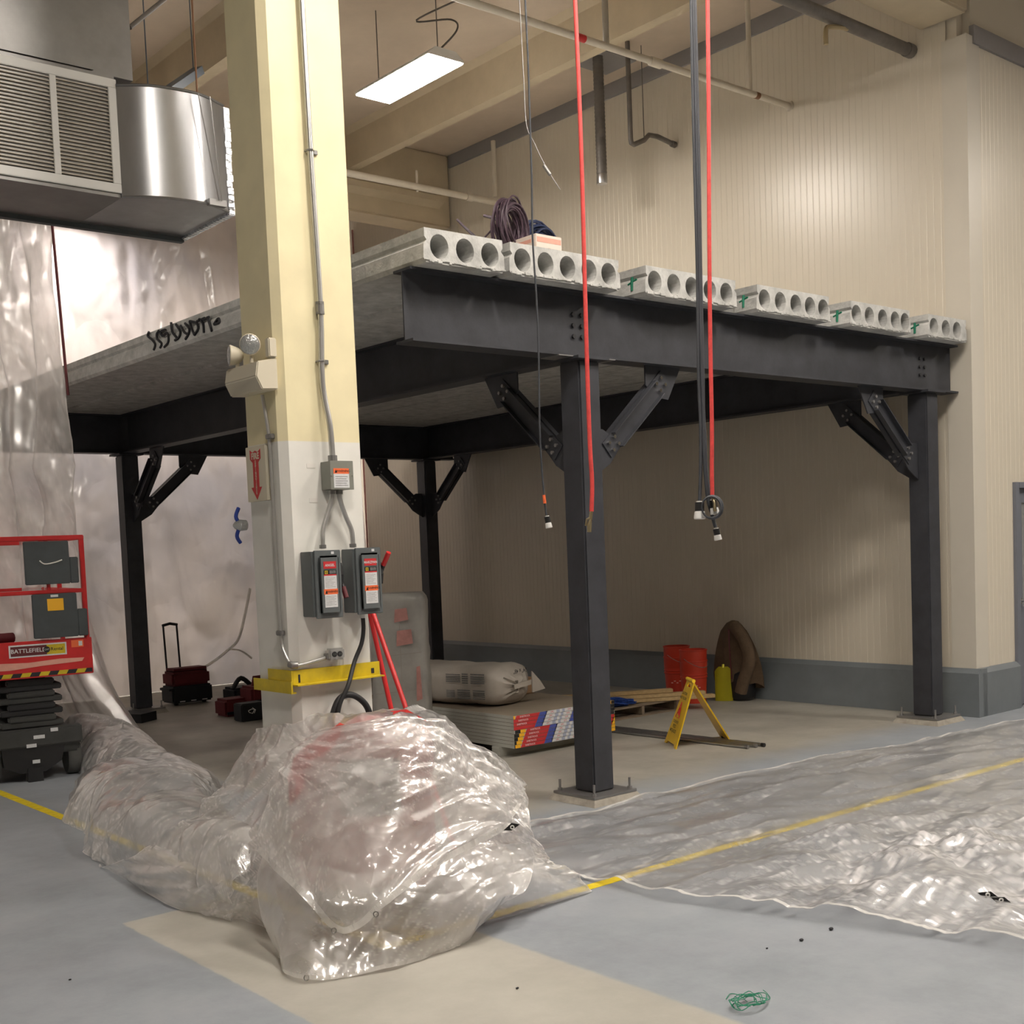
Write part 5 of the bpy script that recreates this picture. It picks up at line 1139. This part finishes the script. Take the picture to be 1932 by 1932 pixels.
# ------------------------------------------------------------------ plastic sheeting
def catmull(p0, p1, p2, p3, t): return .5*((2*p1)+(p2-p0)*t+(2*p0-5*p1+4*p2-p3)*t*t+(3*p1-p0-3*p2+p3)*t**3)
def interp_grid(G, nu, nv):
    R_, C_ = len(G), len(G[0]); out_ = []
    def row(r, s):
        j = min(int(s), C_-2); t = s-j
        return catmull(G[r][max(j-1, 0)], G[r][j], G[r][j+1], G[r][min(j+2, C_-1)], t)
    for a in range(nv+1):
        s = a/nv*(R_-1); i = min(int(s), R_-2); t = s-i; line = []
        for b in range(nu+1):
            q = b/nu*(C_-1)
            line.append(catmull(row(max(i-1, 0), q), row(i, q), row(i+1, q), row(min(i+2, R_-1), q), t))
        out_.append(line)
    return out_
def crease(p, f, seed=0):
    """sharp-edged facets: distance to the nearest two random cells"""
    q = p*f+Vector((seed, seed*1.7, seed*.3)); q += Vector((noise.noise(q*.6), noise.noise(q*.6+Vector((9, 1, 4))), noise.noise(q*.6+Vector((2, 7, 5)))))*.6
    d, _ = noise.voronoi(q); return d[0]
def _h(i, j, k):
    n_ = (i*374761393 + j*668265263 + k*974634777) & 0xffffffff
    n_ = ((n_ ^ (n_ >> 13))*1274126177) & 0xffffffff
    return ((n_ ^ (n_ >> 16)) & 0xffff)/32767.5-1
def facet(x, y, k):
    """height of a crumpled sheet: flat triangles between random points, sharp creases"""
    g = (x+y)*.366; x2, y2 = x+g, y+g; i, j = math.floor(x2), math.floor(y2); fx, fy = x2-i, y2-j
    if fx > fy: return _h(i, j, k)*(1-fx)+_h(i+1, j, k)*(fx-fy)+_h(i+1, j+1, k)*fy
    return _h(i, j, k)*(1-fy)+_h(i, j+1, k)*(fy-fx)+_h(i+1, j+1, k)*fx
def crumple2(x, y, amp, f, seed):
    wx = noise.noise(Vector((x*1.1, y*1.1, seed)))*.35; wy = noise.noise(Vector((x*1.1, y*1.1, seed+7)))*.35
    x += wx; y += wy; a = .7*seed+.5; c_, s_ = math.cos(a), math.sin(a); tot = 0
    for q, (ff, am, an) in enumerate(((1, 1, 1.7), (2.1, .52, 2.0), (4.3, .22, 1.7), (9.3, .06, 1.6))):
        u_, v_ = x*c_-y*s_, x*s_+y*c_; tot += am*facet(u_*f*ff*an, v_*f*ff/an*1.3, seed*5+q); a += 1.1; c_, s_ = math.cos(a), math.sin(a)
    return tot*amp
def crumple(p, amp, f=3.2, seed=0): return crumple2(p.x+.35*p.z, p.y+.6*p.z, amp, f*.55, int(seed))
def sheet(name, G, m, label, cat='plastic sheet', nu=120, nv=90, amp=.03, f=3.0, seed=0, zmin=.004, parent=None, edge_fade=False, group=None):
    g = interp_grid(G, nu, nv); bm = B(); nn = []
    for a in range(nv+1):
        r = []
        for b in range(nu+1):
            du = g[a][min(b+1, nu)]-g[a][max(b-1, 0)]; dv = g[min(a+1, nv)][b]-g[max(a-1, 0)][b]
            n_ = du.cross(dv); n_ = n_.normalized() if n_.length > 1e-9 else Vector((0, 0, 1)); r.append(n_)
        nn.append(r)
    V = []; WS = sum((g[nv//2][b+1]-g[nv//2][b]).length for b in range(nu)); HS = sum((g[a+1][nu//2]-g[a][nu//2]).length for a in range(nv))
    for a in range(nv+1):
        r = []
        for b in range(nu+1):
            p = g[a][b]; q = p+nn[a][b]*crumple2(b/nu*WS, a/nv*HS, amp, f, seed)
            if q.z < zmin+.03: q.z = zmin+.012*abs(noise.noise(p*11))+max(0, q.z-zmin)*.3 if q.z < zmin else q.z
            q.z = max(q.z, zmin); r.append(bm.verts.new(q))
        V.append(r)
    for a in range(nv):
        for b in range(nu): bm.faces.new((V[a][b], V[a][b+1], V[a+1][b+1], V[a+1][b]))
    rows = [[v.co.copy() for v in r] for r in V]
    o = mk(name, bm, m, parent, label=label, cat=cat, group=group, smooth=180); wrinkle_attr(o)
    return o, rows
FL = lambda x, y, z=.006: pl(x, y, 2, z)
# machine under the plastic
mc = dp(685, 1450, 6.12); mx, my = mc.x, mc.y
t = thing('covered_machine', (mx, my, 0), 'red and dark grey machine wrapped under the clear plastic in front of the pillar', 'machine')
u = RGT.copy(); u.z = 0; u.normalize(); v = Vector((-u.y, u.x, 0)); k = Vector((0, 0, 1)); mo = Vector((mx, my, 0))-v*.0
def mb(bm, a0, a1, b0, b1, z0, z1, bev=.02, mi=0): obox(bm, mo+u*(a0+a1)/2+v*(b0+b1)/2+k*(z0+z1)/2, u, v, k, a1-a0, b1-b0, z1-z0, bev, mi)
bm = B(); mb(bm, -.36, .34, -.15, .17, .14, .76, .04); mk('lower_body', bm, M['red'], t, smooth=50)
bm = B(); prism(bm, [mo+u*-.36+v*-.14+k*.70, mo+u*.35+v*-.14+k*.70, mo+u*.35+v*-.14+k*.92, mo+u*.22+v*-.14+k*1.0, mo+u*-.10+v*-.14+k*.97, mo+u*-.32+v*-.14+k*.82], v*.28); mk('hood', bm, M['red'], t)
bm = B(); mb(bm, -.10, .20, -.175, -.145, .52, .80, .01); mk('front_panel', bm, M['darkgrey'], t)
for a in (-.26, .26): bm = B(); cyl(bm, mo+u*(a-.03)+v*.08+k*.15, mo+u*(a+.03)+v*.08+k*.15, .148, 20); mk('wheel', bm, M['rubber'], t, smooth=40)
bm = B(); tube(bm, smoothpath([mo+u*.26+v*-.05+k*.80, mo+u*.30+v*-.12+k*.95, mo+u*.22+v*-.12+k*.99, mo+u*.05+v*-.1+k*.97], 5), .016, 8); mk('handle', bm, M['rubber'], t, smooth=50)

# main drape over the machine
G = [
 [dp(425, 1450, 7.05), dp(487, 1372, 6.95), dp(560, 1362, 6.52), dp(660, 1345, 6.50), dp(800, 1340, 6.55), dp(890, 1398, 6.50), dp(985, 1478, 6.40)],
 [dp(400, 1500, 6.9), dp(470, 1440, 6.75), dp(555, 1410, 6.28), dp(660, 1375, 5.92), dp(800, 1370, 5.98), dp(900, 1450, 6.1), dp(995, 1520, 6.25)],
 [dp(360, 1550, 6.8), dp(450, 1520, 6.6), dp(545, 1490, 6.05), dp(650, 1470, 5.80), dp(785, 1470, 5.80), dp(905, 1520, 6.0), dp(1010, 1575, 6.15)],
 [dp(300, 1580, 6.8), dp(430, 1590, 6.4), dp(520, 1590, 5.92), dp(640, 1590, 5.65), dp(780, 1590, 5.62), dp(915, 1600, 5.88), dp(1040, 1620, 6.2)],
 [dp(240, 1620, 6.85), dp(390, 1660, 6.2), dp(500, 1680, 5.82), dp(620, 1700, 5.5), dp(770, 1690, 5.5), dp(930, 1660, 5.75), dp(1080, 1652, 6.25)],
 [FL(196, 1630), FL(330, 1712), FL(480, 1745), FL(560, 1790), FL(740, 1770), FL(930, 1735), FL(1112, 1680)],
]
o, rows = sheet('plastic_drape', G, M['poly'], 'large crumpled clear plastic sheet draped over the red machine at the pillar base', nu=190, nv=150, amp=.036, f=2.5, seed=1)
# upper folded layer with a corner tab
G = [
 [dp(570, 1392, 5.99), dp(680, 1362, 5.74), dp(800, 1348, 5.79), dp(900, 1405, 5.91), dp(993, 1480, 6.09)],
 [dp(535, 1450, 5.84), dp(650, 1440, 5.64), dp(790, 1430, 5.61), dp(890, 1475, 5.79), dp(985, 1510, 5.99)],
 [dp(505, 1540, 5.74), dp(610, 1550, 5.51), dp(750, 1540, 5.44), dp(870, 1530, 5.64), dp(975, 1535, 5.89)],
 [dp(486, 1605, 5.69), dp(560, 1680, 5.39), dp(655, 1760, 5.21), dp(790, 1655, 5.31), dp(962, 1562, 5.81)],
]
o, rows = sheet('plastic_drape', G, M['poly'], 'upper folded layer of clear plastic with a hemmed edge, over the machine', nu=150, nv=110, amp=.030, f=2.7, seed=4)
def hem(o, line, w_=.035, name='hem', up=Vector((0, 0, .004))):
    bm = B(); L2 = [p for p in line]; 
    for i, (a, b) in enumerate(zip(L2, L2[1:])):
        t_ = (b-a); n_ = t_.cross(ray(966, 966)).normalized()*w_; nr = -FWD*.004
        quad(bm, a+nr, b+nr, b+nr-n_, a+nr-n_)
    bmesh.ops.remove_doubles(bm, verts=bm.verts, dist=.0005)
    return mk(name, bm, M['polyhem'], o, label='milky hemmed edge with small eyelets')
def eyelets(o, pts):
    for p in pts:
        bm = B(); tube(bm, [p+RGT*.011*math.cos(a)+UPV*.011*math.sin(a)-FWD*.008 for a in [q*2*PI/14 for q in range(15)]], .0028, 5, caps=False); mk('eyelet', bm, M['galvdull'], o)
hem(o, rows[-1], -.03); hem(o, [r[-1] for r in rows], .02); eyelets(o, [rows[-1][66], rows[-1][92]])
# lower skirt reaching out onto the floor
G = [
 [dp(500, 1600, 5.83), dp(600, 1640, 5.55), dp(740, 1640, 5.49), dp(880, 1600, 5.69), dp(1000, 1590, 5.92)],
 [dp(488, 1660, 5.67), dp(590, 1700, 5.37), dp(730, 1700, 5.37), dp(880, 1660, 5.57), dp(1010, 1630, 5.95)],
 [dp(500, 1740, 5.59), dp(580, 1770, 5.32), dp(720, 1760, 5.33), dp(870, 1720, 5.49), dp(985, 1690, 5.72)],
 [FL(540, 1800), FL(572, 1850), FL(720, 1830), FL(850, 1790), FL(925, 1740)],
]
o, rows = sheet('plastic_drape', G, M['poly'], 'lowest skirt of clear plastic spread on the floor with its hem nearest the camera', nu=140, nv=100, amp=.026, f=2.6, seed=8)
hem(o, rows[-1], -.02); eyelets(o, [rows[-3][38]])
def tab(px, py, D, ang, label, n_=1):
    c = dp(px, py, D); t = thing('corner_tab', c, label, 'tarp tab', 'black tarp corner tabs')
    ux = (RGT*math.cos(ang)+UPV*math.sin(ang)); uy = (-RGT*math.sin(ang)+UPV*math.cos(ang)); 
    bm = B(); prism(bm, [c-ux*.04, c-uy*.014-ux*.006, c+ux*.042, c+uy*.020+ux*.008], -FWD*.004); mk('tab', bm, M['black'], t)
    bm = B(); c2 = c+ux*.004-FWD*.006; tube(bm, [c2+ux*.008*math.cos(a)+uy*.008*math.sin(a) for a in [q*2*PI/14 for q in range(15)]], .003, 5, caps=False); mk('grommet', bm, M['white'], t)
tab(965, 1561, 5.76, .35, 'black corner tab with a grommet on the draped plastic, left of the front column')

# pile of loose plastic running back to the hanging sheet
def heightfield(name, fn, x0, x1, y0, y1, nx, ny, m, label, inside, amp, f, seed, cat='plastic sheet'):
    bm = B(); V = {}
    for i in range(nx+1):
        for j in range(ny+1):
            x = x0+(x1-x0)*i/nx; y = y0+(y1-y0)*j/ny
            e = inside(x, y)
            if e < -.0: continue
            p = Vector((x, y, 0)); h = fn(x, y, e); c_ = crumple(p, amp, f, seed)*min(1, e*6+.15)
            V[i, j] = bm.verts.new((x+noise.noise(p*5)*.03, y+noise.noise(p*5+Vector((3, 3, 3)))*.03, max(.003, h+c_)))
    for i in range(nx):
        for j in range(ny):
            q = [(i, j), (i+1, j), (i+1, j+1), (i, j+1)]
            if all(a in V for a in q): bm.faces.new([V[a] for a in q])
    for v_ in [v_ for v_ in bm.verts if not v_.link_faces]: bm.verts.remove(v_)
    return mk(name, bm, m, label=label, cat=cat, smooth=180)
def seg_d(px, py, a, b):
    ax, ay = a; bx_, by = b; dx, dy = bx_-ax, by-ay; t_ = max(0, min(1, ((px-ax)*dx+(py-ay)*dy)/(dx*dx+dy*dy)))
    return math.hypot(px-ax-dx*t_, py-ay-dy*t_), t_
def pile(path, label, amp, seed, name='plastic_pile', f=3.6):
    """path: list of (x, y, half width, height)"""
    def ev(x, y):
        best = (-9, 0)
        for a, b in zip(path, path[1:]):
            d, t_ = seg_d(x, y, a[:2], b[:2]); w_ = a[2]+(b[2]-a[2])*t_; w_ *= 1+.35*noise.noise(Vector((x*1.6, y*1.6, seed))); h = a[3]+(b[3]-a[3])*t_
            e = w_-d
            if e > best[0]: best = (e, h*max(0, 1-(d/w_)**2)**.55 if w_ > 0 else 0)
        return best
    xs = [p[0] for p in path]; ys = [p[1] for p in path]; w_ = max(p[2] for p in path)*1.4
    return heightfield(name, lambda x, y, e: ev(x, y)[1], min(xs)-w_, max(xs)+w_, min(ys)-w_, max(ys)+w_, 150, 190, M['poly'], label, lambda x, y: ev(x, y)[0], amp, f, seed)
def heap(path, label, amp, seed, nu, nv, f=2.6):
    G = []
    for i in range(len(path)):
        x, y, wl, wr_, h = path[i]; a = Vector(path[max(i-1, 0)][:2]+(0,)); b = Vector(path[min(i+1, len(path)-1)][:2]+(0,)); d = (b-a).normalized(); n_ = Vector((-d.y, d.x, 0)); c = Vector((x, y, 0))
        G.append([c+n_*wl+Vector((0, 0, .006)), c+n_*wl*.93+Vector((0, 0, h*.42)), c+n_*wl*.62+Vector((0, 0, h*.86)), c+n_*wl*.15+Vector((0, 0, h)), c-n_*wr_*.35+Vector((0, 0, h*.95)), c-n_*wr_*.78+Vector((0, 0, h*.62)), c-n_*wr_*.97+Vector((0, 0, h*.25)), c-n_*wr_*1.03+Vector((0, 0, .006))])
    return sheet('plastic_heap', G, M['poly'], label, nu=nu, nv=nv, amp=amp, f=f, seed=seed)
heap([(-3.0, -.62, .10, .30, .25), (-2.92, -.30, .20, .34, .40), (-2.84, .25, .32, .34, .36), (-2.80, .8, .30, .46, .40), (-2.62, 1.3, .46, .40, .32), (-2.50, 1.8, .38, .52, .38), (-2.30, 2.3, .56, .50, .34), (-2.12, 2.8, .46, .62, .30), (-1.9, 3.3, .50, .50, .26), (-1.75, 3.7, .3, .45, .14)], 'long heap of crumpled clear plastic on the floor left of the pillar', .034, 3, 110, 260)
heap([(-1.95, 3.5, .3, .40, .20), (-1.75, 4.0, .34, .42, .30), (-1.62, 4.6, .30, .40, .36), (-1.62, 5.1, .24, .34, .42), (-1.65, 5.5, .1, .2, .3)], 'crumpled plastic gathered where the hanging sheet meets the floor', .035, 6, 90, 130)

# near hanging sheet, behind the lift
def curtain(name, path, z0, z1, m, label, folds, amp, nu=260, nv=60, flare=None, seed=0, cr=.012, drift=0, cf=.9):
    P = smoothpath([(x, y, 0) for x, y in path], 12); Ls = [0]
    for a, b in zip(P, P[1:]): Ls.append(Ls[-1]+(b-a).length)
    T_ = Ls[-1]; bm = B(); V = []
    def at_(s):
        for i in range(len(P)-1):
            if s <= Ls[i+1] or i == len(P)-2:
                f_ = (s-Ls[i])/(Ls[i+1]-Ls[i]); d = (P[i+1]-P[i]).normalized(); return P[i].lerp(P[i+1], f_), Vector((-d.y, d.x, 0)), d
    base = [at_(T_*j/nu) for j in range(nu+1)]
    for i in range(nv+1):
        h = i/nv; z = z0+(z1-z0)*h; r = []
        for j in range(nu+1):
            p, n_, d = base[j]; s = T_*j/nu
            k_ = 1+.25*noise.noise(Vector((s*1.3, z*.25, seed))); ph = s*folds*k_+1.3*noise.noise(Vector((s*.8, z*.35, seed+4)))
            off = amp*(abs(math.sin(ph))*1.4-.7+.35*math.sin(ph*2.3+1))*(1-.35*h)
            q = p+n_*off+Vector((0, 0, z))
            q += n_*crumple2(s, z*.45, cr, cf, seed); q += Vector((.76, -.65, 0))*drift*(1-z/z1)*max(0, 1-s/2)
            if flare:
                e = max(0, 1-z/flare[1])**2; q += Vector((flare[0][0], flare[0][1], 0))*e*(1 if flare[2] == 0 else max(0, 1-s/flare[2]))
            q.z = max(.004, q.z); r.append(bm.verts.new(q))
        V.append(r)
    for i in range(nv):
        for j in range(nu): bm.faces.new((V[i][j], V[i][j+1], V[i+1][j+1], V[i+1][j]))
    o = mk(name, bm, m, label=label, cat='plastic curtain', smooth=180); wrinkle_attr(o, .7); return o, V
o, V_ = curtain('hanging_sheet', [(-1.62, 5.42), (-1.95, 6.1), (-2.6, 6.75), (-3.6, 6.85), (-5.4, 6.9)], .01, 6.55, M['polyhang'], 'gathered clear plastic sheet hanging behind the scissor lift, spilling onto the floor', 8.0, .12, nu=340, nv=110, flare=((.42, -.40), 1.6, 1.0), seed=2, cr=.055, drift=.20, cf=2.2)
bm = B(); tube(bm, [Vector((-1.60, 5.38, 6.5)), Vector((-1.53, 5.32, 3.4))], .014, 8); mk('edge_cord', bm, M['brown'], o, label='dark red cord down the sheet edge')
o, V_ = curtain('plastic_curtain', [(-9.0, 9.8), (-2.0, 9.85), (2.5, 9.85), (4.98, 10.25)], .01, 6.9, M['polycurt'], 'wide milky plastic curtain closing off the room behind the mezzanine', 1.3, .03, nu=560, nv=180, seed=11, cr=.06, cf=1.3)
bm = B(); tube(bm, [(5.0, 10.24, .47), (5.0, 10.24, 6.9)], .016, 6); mk('red_tape_edge', bm, M['pinkprint'], label='faded red tape strip joining the plastic curtain to the panel wall', cat='tape')
# ridge folds on the far curtain, low down
bm = B(); tube(bm, smoothpath([pl(372, 1265, 1, 9.6), pl(400, 1250, 1, 9.6), pl(432, 1225, 1, 9.6), pl(450, 1205, 1, 9.6), pl(462, 1160, 1, 9.7), pl(472, 1110, 1, 9.7)], 6), .02, 6); tube(bm, smoothpath([pl(435, 1225, 1, 9.6), pl(455, 1228, 1, 9.6), pl(475, 1242, 1, 9.6)], 6), .014, 6)
mk('gathered_fold', bm, M['polyhem'], o, smooth=60)

# flat tarp on the floor at the right
def tarp():
    X0, X1, Y0, Y1 = -1.42, 6.4, -6.2, -.22
    nx, ny = 330, 250; bm = B(); V = []
    for i in range(nx+1):
        r = []
        for j in range(ny+1):
            a = (i/nx)**1.35; x = X0+(X1-X0)*a; y = Y0+(Y1-Y0)*j/ny
            # left edge leans right nearer the camera
            x += max(0, min(1, (-1.9-y)/1.8))*.52*(1-a)**3 + .05*noise.noise(Vector((y*1.5, 0, 7)))*(1-a)**8
            y += (-.42*max(0, (x-1)/4))*(j/ny)**4 + .05*noise.noise(Vector((x*1.2, 5, 2)))*(j/ny)**6
            p = Vector((x, y, 0))
            base = .022+.035*max(0, noise.noise(Vector((x*1.1, y*2.2, 1)))) 
            d1 = math.exp(-(((x+.15)/.95)**2+((y+2.75)/.85)**2)); d2 = math.exp(-(((x-1.5)/1.3)**2+((y+3.3)/.7)**2)); 
            # long parallel folds along x
            wv = .018*abs(math.sin(y*7+1.2*noise.noise(p*.7)*3))**3*(.4+.6*max(0, noise.noise(p*.9)+.3))
            rid = .03*(1-abs(noise.noise(Vector((x*.9, y*2.6, 3)))*3)) ; rid = max(0, rid)
            h = base+wv+rid*.6+(d1+.8*d2)*.13*(.55+noise.noise(p*2.3)) + crumple2(x*.45, y*1.6, .016+.034*(d1+.8*d2), 2.4, 2)+crumple2(x*.9, y*1.1, .005+.026*(d1+.8*d2), 3.2, 5)
            r.append(bm.verts.new((x, y, max(.0035, h))))
        V.append(r)
    for i in range(nx):
        for j in range(ny): bm.faces.new((V[i][j], V[i+1][j], V[i+1][j+1], V[i][j+1]))
    left = [V[0][j].co.copy() for j in range(ny+1)]; back = [V[i][ny].co.copy() for i in range(nx+1)]
    o = mk('floor_tarp', bm, M['polyfloor'], label='wide wrinkled clear plastic tarp spread flat over the floor on the right', cat='plastic sheet', smooth=180); wrinkle_attr(o, 1.3)
    bm = B()
    for a, b in zip(left, left[1:]): quad(bm, a+Vector((-.002, 0, .003)), b+Vector((-.002, 0, .003)), b+Vector((.022, 0, .004)), a+Vector((.022, 0, .004)))
    for a, b in zip(back, back[1:]): quad(bm, a+Vector((0, .002, .003)), b+Vector((0, .002, .003)), b+Vector((0, -.03, .004)), a+Vector((0, -.03, .004)))
    mk('hem', bm, M['polyhem'], o, label='milky hem of the tarp')
    return o
TARP = tarp()
from mathutils.bvhtree import BVHTree
def hit(o, px, py):
    me = o.data; t_ = BVHTree.FromPolygons([v.co+ORG[o.name] for v in me.vertices], [tuple(p.vertices) for p in me.polygons]); r = t_.ray_cast(CAM, ray(px, py).normalized()); return r[0]
def floortab(px, py, ang, label):
    c = (hit(TARP, px, py) or FL(px, py, .1))-FWD*.012; t = thing('corner_tab', c, label, 'tarp tab', 'black tarp corner tabs')
    ux = (RGT*math.cos(ang)+UPV*math.sin(ang)); uy = (-RGT*math.sin(ang)+UPV*math.cos(ang))
    bm = B(); prism(bm, [c-ux*.048, c-uy*.018-ux*.012, c+ux*.05, c+uy*.018+ux*.012], -FWD*.004); mk('tab', bm, M['black'], t)
    bm = B(); c2 = c-FWD*.006; tube(bm, [c2+ux*.008*math.cos(a)+uy*.008*math.sin(a) for a in [q*2*PI/14 for q in range(15)]], .004, 5, caps=False); mk('grommet', bm, M['white'], t)
floortab(1861, 1687, -.2, 'upper-left black tab of the pair on the floor tarp, lower right')
floortab(1886, 1697, -.25, 'lower-right black tab of the pair on the floor tarp, lower right')
# green twine and floor debris
bm = B(); rnd = random.Random(5); c = FL(1412, 1895, .012)
for k_ in range(9):
    a0 = rnd.uniform(0, 6); R1 = rnd.uniform(.03, .085)
    P = [c+Vector((math.cos(a0+q*.55)*R1*(1+.3*rnd.uniform(-1, 1))*1.1, math.sin(a0+q*.55)*R1*.75, rnd.uniform(0, .025))) for q in range(9)]
    tube(bm, smoothpath(P, 3), .0018, 4)
for P in ([FL(1370, 1885), FL(1378, 1875), FL(1395, 1878), FL(1410, 1890)], [FL(1430, 1890), FL(1452, 1885), FL(1448, 1875), FL(1440, 1868)]): tube(bm, smoothpath(P, 4), .0018, 4)
mk('green_twine', bm, M['green'], label='small tangle of green twine on the bare floor in the foreground', cat='string', smooth=60)
for i, (x, y, r, lab) in enumerate(((1512, 1773, .011, 'small dark pebble on the floor just below the tarp edge'), (1447, 1789, .006, 'tiny dark crumb on the floor left of the dark pebble'), (976, 1864, .007, 'tiny dark crumb on the beige floor strip in the foreground'), (1004, 1707, .006, 'tiny dark crumb beside the yellow tape near the plastic'), (1568, 1752, .012, 'dark bit of debris at the tarp edge'), (132, 1848, .006, 'tiny dark crumb on the grey floor at lower left'))):
    bm = B(); c = FL(x, y, r*.6); bmesh.ops.create_icosphere(bm, subdivisions=1, radius=r, matrix=Matrix.Translation(c) @ Matrix.Diagonal((1.2, .9, .6, 1)))
    mk('pebble', bm, M['soot'], label=lab, cat='debris')
